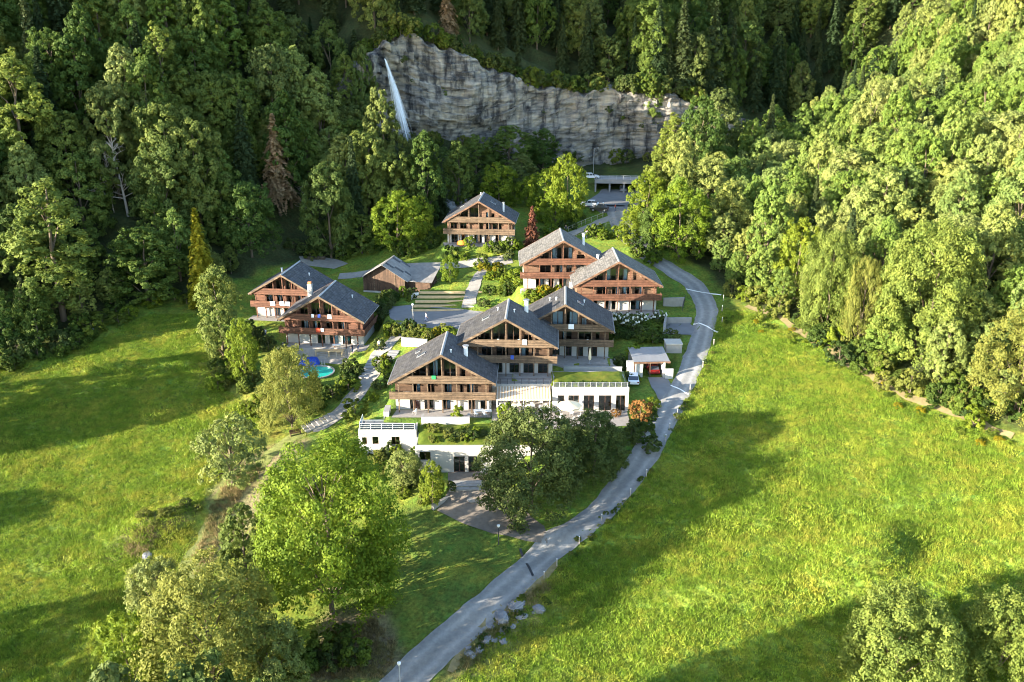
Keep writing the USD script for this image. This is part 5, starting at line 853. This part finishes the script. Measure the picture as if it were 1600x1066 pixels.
C = spot(484, 566); u, v = np.meshgrid(np.linspace(-1, 1, 22), np.linspace(-1, 1, 22), indexing='ij'); hz = .95 * np.clip(1 - np.maximum(np.abs(u), np.abs(v)) ** 3, 0, 1) * (.75 + .5 * fbm(np.stack([u * 2, v * 2, 0 * u], -1), 3, 2)); bt = part('tarpaulin', (np.stack([u * 1.9, v * 1.4, hz - .1], -1).reshape(-1, 3), [[i * 22 + j, (i + 1) * 22 + j, (i + 1) * 22 + j + 1, i * 22 + j + 1] for i in range(21) for j in range(21)]), MATS['blue_tarp'], None, smooth=40, label='bright blue tarpaulin heaped over something beside the pool', cat='tarpaulin'); UsdGeom.Xformable(bt).AddTranslateOp().Set(Gf.Vec3d(*C))
C = spot(516, 551); dk = thing('deck', 'long straw coloured wooden deck in front of the pool chalet', 'deck', None, C, -.11)
for k in range(5): part('plank', MB().box(-2.6, 2.6, -.9 + k * .36, -.56 + k * .36, .5, .56), MATS['straw_plank'], dk)
for s in (-2.4, 0, 2.4):
    for q in (-.8, .75): part('leg', MB().box(s - .06, s + .06, q - .06, q + .06, -.5, .498), MATS['straw_plank'], dk)
railing('railing', 'slim railing along the terrace edge above the pool', [spot(497, 560), spot(540, 556)], 1.0, 1.5, 'grey_metal')
# carport
cpx, cpy, cpz = 22.3, 134.2, 1.6
ct = thing('carport', 'carport with pale ribbed metal roof and white end wall beside the road', 'carport', None, (cpx, cpy, cpz), .05)
for k in range(9): x0 = -2.9 + k * .65; part('roof_sheet', MB().add([(x0, -1.0, 2.75), (x0 + .64, -1.0, 2.75), (x0 + .64, 4.8, 3.15), (x0, 4.8, 3.15), (x0, -1.0, 2.69), (x0 + .64, -1.0, 2.69), (x0 + .64, 4.8, 3.09), (x0, 4.8, 3.09)], [[0, 1, 2, 3], [7, 6, 5, 4], [0, 4, 5, 1], [1, 5, 6, 2], [2, 6, 7, 3], [3, 7, 4, 0]]).box(x0 + .6, x0 + .66, -1.0, -.95, 2.7, 2.83), MATS['metal_roof'], ct)
part('fascia', MB().box(-2.95, 3.0, -1.08, -1.01, 2.5, 2.8), MATS['timber_light'], ct); part('side_wall', MB().box(1.9, 2.15, -1.2, 4.6, -.4, 2.66), MATS['white_render'], ct); part('side_wall', MB().box(2.152, 3.4, -1.6, -1.3, -.6, 1.7), MATS['white_render'], ct); part('rear_wall', MB().box(-2.8, 1.9, 4.4, 4.6, -.4, 2.98), MATS['concrete'], ct)
for s in (-2.75, -.2): part('post', MB().box(s - .07, s + .07, -.95, -.81, -.2, 2.68), MATS['dark_wood'], ct)
hut = thing('concrete_hut', 'small flat roofed concrete block behind the carport', 'hut', None, spot(1053, 552)); part('wall', MB().box(-1.3, 1.3, 0, 2.4, -.5, 1.5), MATS['concrete'], hut); part('roof', MB().box(-1.4, 1.4, -.1, 2.5, 1.502, 1.66), MATS['white_render'], hut)
pd = thing('parking_deck', 'concrete parking deck on piers at the back of the car park', 'parking deck', None, (27, 227, 13.6), -.1)
part('deck_slab', MB().box(-6, 9, 0, 7, 2.6, 3.1), MATS['concrete'], pd); part('parapet', MB().box(-6.02, 9.02, -.12, -.002, 2.5, 3.5), MATS['concrete'], pd); part('rear_wall', MB().box(-6, 9, 7.002, 7.3, -1, 3.1), MATS['stone'], pd)
for s in (-5.8, -2.2, 1.4, 5, 8.6): part('pier', MB().box(s - .2, s + .2, .1, 6.9, -.5, 2.598), MATS['concrete'], pd)
railing('railing', 'thin fence along the top of the parking deck', [(21, 228.2, 16.9), (35.5, 226.8, 16.9)], 1.1, 1.8, 'grey_metal')
# ------------------------------------------------------------------ cars
def car_model(name, paint):
    c = stage.CreateClassPrim('/World/' + name); side = Polygon([(-2.1, .35), (2.05, .35), (2.12, .55), (2.08, .8), (1.2, .95), (-1.9, .98), (-2.15, .85), (-2.18, .5)]).buffer(.06).buffer(-.06)
    b = MB().prism(side.buffer(-.0), -.84, .84); part('body', b, MATS[paint], c); cab = Polygon([(1.05, .96), (.35, 1.42), (-1.25, 1.44), (-1.85, .98)])
    part('cabin_glass', MB().prism(cab, -.72, .72), MATS['skylight'], c); part('roof', MB().prism(Polygon([(.38, 1.425), (.3, 1.48), (-1.2, 1.5), (-1.3, 1.445)]), -.7, .7), MATS[paint], c)
    for s in (-1, 1):
        for q in (-.5, .33): part('pillar', MB().prism(Polygon([(q, .97), (q + .09, .97), (q + .05, 1.43), (q - .04, 1.43)]), min(s * .735, s * .72), max(s * .735, s * .72)), MATS[paint], c)
        part('headlight', MB().box(2.06, 2.14, s * .65 - .16, s * .65 + .16, .62, .76), MATS['white_paint'], c); part('tail_light', MB().box(-2.21, -2.15, s * .68 - .12, s * .68 + .12, .65, .85), MATS['red_paint'], c)
        for q in (-1.35, 1.3):
            w = trimesh.creation.cylinder(radius=.33, height=.22, sections=18); w.apply_transform(trimesh.transformations.rotation_matrix(np.pi / 2, [1, 0, 0])); w.apply_translation([q, s * .78, .33]); wp = part('wheel', MB().tm(w), MATS['tyre'], c)
            w = trimesh.creation.cylinder(radius=.2, height=.04, sections=12); w.apply_transform(trimesh.transformations.rotation_matrix(np.pi / 2, [1, 0, 0])); w.apply_translation([q, s * .9, .33]); part('rim', MB().tm(w), MATS['grey_metal'], wp)
    return c
CW, CB, CR, CG = (car_model(n, p) for n, p in (('white_car_model', 'car_white'), ('black_car_model', 'car_black'), ('red_car_model', 'red_paint'), ('grey_car_model', 'car_grey')))
for px, py, c, r_, l in [(921, 323, CW, 2.9, 'white parked car at the left side of the car park'), (936, 330, CB, 2.9, 'dark parked car in front of the white one in the car park')]: q = spot(px, py); thing('parked_car', l, 'car', None, (q[0], q[1], q[2] + .05), r_, None, c)
thing('parked_car', 'white car standing on the parking deck behind the trees', 'car', None, (20.2, 230.5, 16.72), .1, None, CW); thing('parked_car', 'grey car in the shade under the parking deck', 'car', None, (28.5, 229.5, 13.7), 1.5, None, CG)
thing('parked_car', 'dark red car parked under the carport roof', 'car', None, (cpx + .6, cpy + 1.8, gz(cpx + .6, cpy + 1.8) + .05), 1.62, None, CR); thing('parked_car', 'white car left of the carport beside the annex', 'car', None, (19.2, 131.6, gz(19.2, 131.6) + .05), 1.5, None, CW)
# ------------------------------------------------------------------ lamps, posts, fences, drains
def lamp(px, py, h, label, arm=0.0, m='grey_metal', z=None):
    q = spot(px, py); t = thing('street_lamp', label, 'lamp', None, q); part('pole', MB().tube([(0, 0, -.3), (0, 0, h)], [.07, .05], 8), MATS[m], t)
    if arm: part('arm', MB().tube([(0, 0, h - .02), (arm * .5, 0, h + .12), (arm, 0, h + .15)], .035, 6), MATS[m], t); part('lamp_head', MB().box(arm - .1, arm + .5, -.14, .14, h + .1, h + .2), MATS['grey_metal'], t)
    else: part('lamp_head', MB().tube([(0, 0, h), (0, 0, h + .12), (0, 0, h + .3), (0, 0, h + .36)], [.1, .2, .22, .05], 10), MATS['white_paint'], t)
lamp(927, 276, 7.5, 'tall grey street lamp with arm at the car park, right of the bright tree', .8); lamp(854, 268, 6.2, 'grey street lamp with arm left of the bright car park tree', .8); lamp(942, 333, 2.2, 'short bollard lamp beside the dark parked car'); lamp(646, 505, 3.4, 'white headed lamp post at the plaza'); lamp(779, 851, 2.6, 'dark lamp post on the lawn by the courtyard drive', 0, 'dark_metal'); lamp(625, 1068, 2.5, 'white headed lamp post at the bottom edge beside the road')
def drain(label, a, b, w, m, lift=.09):
    A, B = spot(*a), spot(*b); n = 24; k = np.linspace(0, 1, n)[:, None]; c = A[:2] + (B - A)[:2] * k; d = unit((B - A)[None, :2])[0]; nr = np.array([-d[1], d[0]]) * w / 2; z = height(c); z = np.maximum(z, gaussian_filter(z, 2)) + lift
    v = np.concatenate([np.c_[c + nr, z - .2], np.c_[c + nr, z], np.c_[c - nr, z], np.c_[c - nr, z - .2]]); f = [[r * n + i, r * n + i + 1, (r + 1) * n + i + 1, (r + 1) * n + i] for r in range(3) for i in range(n - 1)]
    part('drain_channel', (v, f), MATS[m], None, label=label, cat='drain')
drain('pale drain channel across the road at the top of the bend', (1072, 452), (1127, 461), .28, 'white_paint'); drain('pale drain channel across the road beside the parking bay', (1084, 508), (1122, 520), .28, 'white_paint'); drain('pale drain channel across the road at the carport drive', (1048, 603), (1076, 617), .25, 'white_paint'); drain('dark drain channel across the road at the courtyard drive', (813, 858), (833, 901), .3, 'dark_metal')
mh = spot(738, 782); c_ = trimesh.creation.cylinder(radius=.75, height=.08, sections=28); m_ = part('manhole_cover', MB().tm(c_), MATS['gravel'], None, label='round pale manhole cover in the courtyard paving', cat='manhole'); UsdGeom.Xformable(m_).AddTranslateOp().Set(Gf.Vec3d(mh[0], mh[1], mh[2] + .09))
POST = stage.CreateClassPrim('/World/post_model'); part('stake', MB().box(-.05, .05, -.05, .05, -.3, 1.05), MATS['dead_bark'], POST); part('cap', MB().box(-.06, .06, -.06, .06, 1.052, 1.12), MATS['white_paint'], POST)
for px, py in [(1130, 470), (1128, 487), (1098, 575), (1078, 612), (1058, 650), (1046, 672), (1040, 690), (1010, 745), (985, 775), (940, 815), (905, 850), (870, 885), (850, 905), (1128, 505), (1115, 540)]: thing('marker_post', 'small weathered marker post along the meadow side of the road', 'post', 'marker posts along the road', spot(px, py), 0, None, POST)
for k, l in ((1334, 'left pale post of the pair at the edge of the right wood'), (1342, 'right pale post of the pair at the edge of the right wood')): q = spot(k, 552); t = thing('wooden_post', l, 'post', None, q); part('post', MB().box(-.09, .09, -.09, .09, -.2, 1.5), MATS['dead_bark'], t); part('cap', MB().box(-.11, .11, -.11, .11, 1.502, 1.56), MATS['white_paint'], t)
def fence(label, px, h=1.1, step=1.6, m='dead_bark'): railing('fence', label, [spot(*p) for p in px], h, step, m, False, 2, None, 'fence')
fence('grey wooden fence along the path up to the car park', [(888, 362), (915, 350), (942, 340)]); fence('grey wooden fence beside the road below the car park', [(900, 372), (940, 357), (960, 350)]); fence('low garden fence on the lawn beside the seat rows', [(655, 470), (668, 452), (690, 440)], .8, 1.4); fence('short fence at the bend above the concrete wall', [(1070, 470), (1066, 486)], 1.2, 1.2, 'dark_metal')
g = spot(649, 468); gt = thing('goal', 'small white goal frame on the lawn below the barn', 'goal', None, g, .3); part('frame', MB().tube([(-.7, 0, 0), (-.7, 0, 1.3), (.7, 0, 1.3), (.7, 0, 0)], .06, 6).tube([(-.7, 0, 1.3), (-.7, .7, 0), (.7, .7, 0), (.7, 0, 1.3)], .04, 6), MATS['white_paint'], gt); part('net', MB().add([(-.7, .02, 1.28), (.7, .02, 1.28), (.7, .68, .02), (-.7, .68, .02), (-.7, .03, 1.28), (.7, .03, 1.28), (.7, .69, .02), (-.7, .69, .02)], [[0, 1, 2, 3], [7, 6, 5, 4]]), MATS['white_cloth'], gt)
# ------------------------------------------------------------------ parasols, tables, chairs, laundry
def parasol(label, loc, r, h, m, folded=False):
    t = thing('parasol', label, 'parasol', None, loc); part('pole', MB().tube([(0, 0, 0), (0, 0, h + .1)], .035, 8), MATS['grey_metal'], t); part('base', MB().tube([(0, 0, 0), (0, 0, .08)], .35, 14), MATS['concrete'], t)
    if folded: part('canopy', MB().tube([(0, 0, h - 2.0), (0, 0, h - 1.7), (0, 0, h - .6), (0, 0, h)], [.2, .27, .17, .05], 10), MATS[m], t); return
    for k in range(8):
        a, b = k * np.pi / 4, (k + 1) * np.pi / 4; A, B = np.array([r * np.cos(a), r * np.sin(a), h - .55]), np.array([r * np.cos(b), r * np.sin(b), h - .55]); M_ = (A + B) / 2 * [.985, .985, 1] + [0, 0, .05]
        part('canopy_panel', MB().add([(0, 0, h), A, M_, B], [[0, 1, 2], [0, 2, 3]]).add([A, B, B - [0, 0, .18], A - [0, 0, .18]], [[0, 1, 2, 3]]), MATS[m], t); part('rib', MB().tube([(0, 0, h - .04), A - [0, 0, .04]], .015, 4), MATS['grey_metal'], t)
parasol('large round cream parasol on the terrace before the annex', (8.5, 121.2, gz(8.5, 121.2) + .05), 1.85, 2.7, 'beige_cloth'); parasol('folded beige parasol on the terrace of the right dark chalet', (12.6, 135.4, 3.2), 1, 2.7, 'beige_cloth', True)
TAB, CHA = stage.CreateClassPrim('/World/table_model'), stage.CreateClassPrim('/World/chair_model')
part('table_top', MB().box(-.75, .75, -.42, .42, .7, .74), MATS['white_paint'], TAB); [part('leg', MB().box(x_ - .03, x_ + .03, y_ - .03, y_ + .03, 0, .698), MATS['grey_metal'], TAB) for x_ in (-.68, .68) for y_ in (-.36, .36)]
part('seat', MB().box(-.22, .22, -.22, .22, .43, .47), MATS['white_paint'], CHA); part('backrest', MB().box(-.22, .22, .19, .23, .5, .92), MATS['white_paint'], CHA); [part('leg', MB().box(x_ - .02, x_ + .02, y_ - .02, y_ + .02, 0, .428), MATS['grey_metal'], CHA) for x_ in (-.2, .2) for y_ in (-.2, .2)]
for i in range(4):
    for j, yy in enumerate((123.9, 125.4)):
        x_ = -1.4 + i * 2.05; zz = gz(x_, yy) + .06; thing('dining_table', 'white dining table under the striped awning', 'table', 'tables under the awning', (x_, yy, zz), 0, None, TAB)
        for s in (-1, 1): thing('dining_chair', 'white chair at a dining table under the striped awning', 'chair', 'chairs under the awning', (x_ + .3 * s, yy + s * .62, zz), 0 if s > 0 else np.pi, None, CHA)
for k in range(5): a = k * 1.256; thing('garden_chair', 'white chair in the ring around the cream parasol', 'chair', 'chairs around the cream parasol', (8.5 + 1.5 * np.cos(a), 121.2 + 1.2 * np.sin(a), gz(8.5, 121.2) + .05), a - np.pi / 2, None, CHA)
for x_, y_, z_, l in [(-5.0, 122.6, .02, 'white table on the paved terrace of the front chalet, right end'), (-3.8, 122.4, .02, 'white table near the awning on the front chalet terrace'), (-31.5, 151.0, 0.0, 'white table on the terrace of the reddish pool chalet')]: thing('garden_table', l, 'table', None, (x_, y_, max(z_, gz(x_, y_) + .03)), .2, None, TAB)
for x_, y_, l in [(-5.3, 121.9, 'white chair left of the table on the front chalet terrace'), (-4.0, 121.7, 'white chair between the two tables on the front chalet terrace'), (-14.6, 122.8, 'white chair beside the red door of the front chalet')]: thing('garden_chair', l, 'chair', None, (x_, y_, gz(x_, y_) + .06), x_, None, CHA)
def local(k, x, y, z): hx, hy, hz_, a = HOUSES[k]; return (hx + math.cos(a) * x - math.sin(a) * y, hy + math.sin(a) * x + math.cos(a) * y, hz_ + z), a
def on_rail(k, x, fl, w, h, m, label, cat='towel', name='towel'):
    (p, a) = local(k, x, -1.47, fl + 1.12); t = part(name, MB().box(-w / 2, w / 2, -.02, .0, -h, .015).box(-w / 2, w / 2, .0, .17, .0, .018), MATS[m], None, label=label, cat=cat); xf = UsdGeom.Xformable(t); xf.AddTranslateOp().Set(Gf.Vec3d(*p)); xf.AddRotateZOp().Set(math.degrees(a))
for a in [('g', 2.0 - 2.6, 2.35, .8, .8, 'cushion_red', 'red towel on the lower balcony rail of the pool chalet'), ('g', .2, 2.35, .5, .6, 'white_cloth', 'small white towel right of the red one on the pool chalet'), ('g', 1.7, 4.95, .7, .75, 'white_cloth', 'white towel on the upper balcony rail of the pool chalet'), ('g', -.2, 4.95, .5, .6, 'cushion_blue', 'blue towel on the upper balcony rail of the pool chalet'), ('g', -1.4, 4.95, .5, .6, 'curtain', 'pale blue towel on the upper balcony rail of the pool chalet'),
    ('h', -2.2, 2.35, 1.0, .8, 'white_cloth', 'left white sheet on the balcony of the shaded left chalet'), ('h', -.3, 2.35, .9, .8, 'white_cloth', 'middle white sheet on the balcony of the shaded left chalet'), ('h', .8, 2.35, .9, .8, 'curtain', 'right pale sheet on the balcony of the shaded left chalet'), ('c', 1.0, 4.95, .9, .8, 'white_cloth', 'white cloth hanging on the upper balcony of the blue curtained chalet'), ('b', 2.9, 4.95, .7, .8, 'white_cloth', 'white cloth on the upper balcony of the middle chalet'), ('b', 1.0, 2.35, .5, .6, 'cushion_blue', 'blue towel on the lower balcony of the middle chalet'), ('a', -1.2, 4.95, .6, .5, 'green_plastic', 'green cloth on the upper balcony of the front chalet')]: on_rail(*a)
for k, x, fl, c, l in [('a', -3.0, 4.95, TAB, 'white table on the upper balcony of the front chalet'), ('a', 1.2, 4.95, TAB, 'white table at the middle of the upper front balcony'), ('a', -5.4, 2.35, TAB, 'white table at the left end of the lower front balcony'), ('a', 5.2, 2.35, TAB, 'white table at the right end of the lower front balcony'), ('b', 4.6, 2.35, TAB, 'white table on the lower balcony of the middle chalet'), ('b', -1.2, 4.95, CHA, 'white chair on the upper balcony of the middle chalet'), ('b', 2.0, 4.95, CHA, 'white chair right of centre on the upper middle balcony'), ('c', 3.8, 2.35, CHA, 'white chair on the lower balcony of the blue curtained chalet'), ('d', .2, 2.35, TAB, 'white table on the balcony of the pale roofed chalet by the bend'), ('d', 1.6, 2.35, CHA, 'white chair on the balcony of the pale roofed chalet by the bend'), ('f', 3.4, 2.35, TAB, 'white table on the balcony of the lone farthest chalet')]:
    p, a = local(k, x, -.75, fl + .01); thing('balcony_table' if c is TAB else 'balcony_chair', l, 'table' if c is TAB else 'chair', None, p, a, (.8, .7, 1), c)
sh = trimesh.creation.icosphere(3, 1.0); v = sh.vertices * [1.1, .8, .8]; v[:, 2] = np.maximum(v[:, 2], -.1); p, a = local('f', -3.6, -2.6, .4); o = part('orange_parasol', (v, sh.faces), MATS['orange_cloth'], None, smooth=True, label='bright orange rounded awning tent before the lone farthest chalet', cat='tent'); UsdGeom.Xformable(o).AddTranslateOp().Set(Gf.Vec3d(*p))
C = spot(462, 680); bk = thing('bench', 'dark wooden bench beside the shallow steps left of the garden path', 'bench', None, C, .4); part('seat', MB().box(-.9, .9, -.25, .25, .42, .47), MATS['dark_wood'], bk); part('backrest', MB().box(-.9, .9, .2, .25, .5, .9), MATS['dark_wood'], bk); [part('leg', MB().box(s - .05, s + .05, -.2, .2, -.1, .418), MATS['dark_wood'], bk) for s in (-.75, .75)]
for i in range(3): q = spot(482 + 9 * i, 406); lg = thing('log_pile', ['brown log pile left of the yard behind the shaded chalet', 'brown log pile in the middle of the yard edge', 'brown log pile right of the yard behind the shaded chalet'][i], 'logs', None, q); [part('log', MB().tube([(-1.1, .32 * (j % 4) + .16 * (j // 4), .16 + .28 * (j // 4)), (1.1, .32 * (j % 4) + .16 * (j // 4), .16 + .28 * (j // 4))], .15, 8), MATS['bark'], lg) for j in range(7)]
# ------------------------------------------------------------------ people
import manifold3d as m3
def ball(p, r, n=12): return m3.Manifold.sphere(r, n).translate([float(x) for x in p])
def bones(J, B, grow=0.0, n=12):
    out = None
    for a, b in B:
        h = m3.Manifold.batch_hull([ball(J[a][0], J[a][1] + grow, n), ball(J[b][0], J[b][1] + grow, n)]); out = h if out is None else out + h
    return out
def person_model(name, skin, top, legs, stride=.0, arm=.1, raise_=0.0):
    s = stride; J = {'pel': ((0, 0, .95), .13), 'hipL': ((-.09, 0, .92), .095), 'hipR': ((.09, 0, .92), .095), 'kneeL': ((-.1, -.18 * s - .02, .5), .062), 'kneeR': ((.1, .1 * s - .02, .5), .062), 'ankL': ((-.1, -.22 * s, .09), .042), 'ankR': ((.1, .34 * s, .09 + .05 * s), .042), 'toeL': ((-.11, -.22 * s - .16, .04), .035), 'toeR': ((.11, .34 * s - .15, .04), .035),
         'waist': ((0, 0, 1.1), .125), 'chest': ((0, .0, 1.32), .14), 'shL': ((-.18, 0, 1.42), .062), 'shR': ((.18, 0, 1.42), .062), 'neck': ((0, 0, 1.5), .052), 'head': ((0, -.02, 1.63), .095), 'crown': ((0, .01, 1.69), .09), 'chin': ((0, -.05, 1.56), .055),
         'elL': ((-.24 - arm * .3, .1 * s, 1.14), .045), 'elR': ((.24 + arm * .3, -.1 * s, 1.14 + raise_ * .2), .045), 'wrL': ((-.25 - arm * .4, .02 - .12 * s, .9), .032), 'wrR': ((.25 + arm * .3, -.16 * s - .2 * raise_, .9 + raise_ * .35), .032)}
    B = [('pel', 'hipL'), ('pel', 'hipR'), ('hipL', 'kneeL'), ('hipR', 'kneeR'), ('kneeL', 'ankL'), ('kneeR', 'ankR'), ('ankL', 'toeL'), ('ankR', 'toeR'), ('pel', 'waist'), ('waist', 'chest'), ('chest', 'shL'), ('chest', 'shR'), ('shL', 'elL'), ('shR', 'elR'), ('elL', 'wrL'), ('elR', 'wrR'), ('chest', 'neck'), ('neck', 'head'), ('head', 'crown'), ('head', 'chin')]
    for S, w in (('L', -1), ('R', 1)):
        W_ = np.array(J['wr' + S][0]); J['palm' + S] = (W_ + [0, -.01, -.07], .03); B.append(('wr' + S, 'palm' + S))
        for k in range(4): J[f'f{S}{k}'] = (W_ + [0, -.035 + .022 * k, -.115], .009); J[f't{S}{k}'] = (W_ + [-.012 * w, -.04 + .024 * k, -.155 - (.012 if k in (1, 2) else 0)], .008); B += [('palm' + S, f'f{S}{k}'), (f'f{S}{k}', f't{S}{k}')]
        J['th' + S] = (W_ + [-.01 * w, -.055, -.1], .009); B.append(('palm' + S, 'th' + S))
    c = stage.CreateClassPrim('/World/' + name); J['nose'] = ((0, -.12, 1.615), .014); body = bones(J, B + [('head', 'nose')]); part('body', body, MATS['skin'], c, smooth=50)
    part('shirt', bones(J, [('waist', 'chest'), ('pel', 'waist'), ('chest', 'shL'), ('chest', 'shR')], .018) + bones({**J, 'mL': ((np.array(J['shL'][0]) + J['elL'][0]) / 2, .055), 'mR': ((np.array(J['shR'][0]) + J['elR'][0]) / 2, .055)}, [('shL', 'mL'), ('shR', 'mR')], .016), MATS[top], c, smooth=50)
    part('trousers', bones(J, [('pel', 'hipL'), ('pel', 'hipR'), ('hipL', 'kneeL'), ('hipR', 'kneeR'), ('kneeL', 'ankL'), ('kneeR', 'ankR')], .02), MATS[legs], c, smooth=50)
    part('hair', m3.Manifold.batch_hull([ball((0, .02, 1.7), .1), ball((0, .05, 1.63), .085)]), MATS['hair'], c, smooth=50)
    for w in (-1, 1): part('ear', m3.Manifold.sphere(.022, 8).translate([w * .098, .0, 1.62]), MATS['skin'], c); part('eye', m3.Manifold.sphere(.012, 8).translate([w * .034, -.107, 1.635]), MATS['hair'], c)
    part('mouth', m3.Manifold.cube([.045, .012, .01], True).translate([0, -.098, 1.575]), MATS['red_paint'], c)
    return c
PW, PR, PD = person_model('walker_model', 'skin', 'shirt_white', 'denim', .8), person_model('stander_model', 'skin', 'shirt_red', 'denim', .15, .2), person_model('dark_model', 'skin', 'shirt_dark', 'denim', .3, .15, .6)
for px, py, c, r_, l in [(666, 503, PW, 2.2, 'person in a white shirt walking across the plaza'), (551, 552, PD, 1.0, 'person in dark clothes on the pool chalet terrace'), (560, 548, PD, -1.0, 'second person in dark clothes, right of the other on the pool chalet terrace'), (593, 546, PW, .6, 'person in white standing at the corner of the pool chalet'), (415, 528, PW, .3, 'person in white on the lawn left of the pool chalet'), (917, 372, PW, .2, 'person in white on the path to the car park'), (884, 364, PD, .4, 'person in dark clothes at the fence below the car park'), (961, 331, PR, 1.2, 'person in a red shirt crossing the car park')]: q = spot(px, py); thing('person', l, 'person', None, q + [0, 0, .06], r_, None, c)
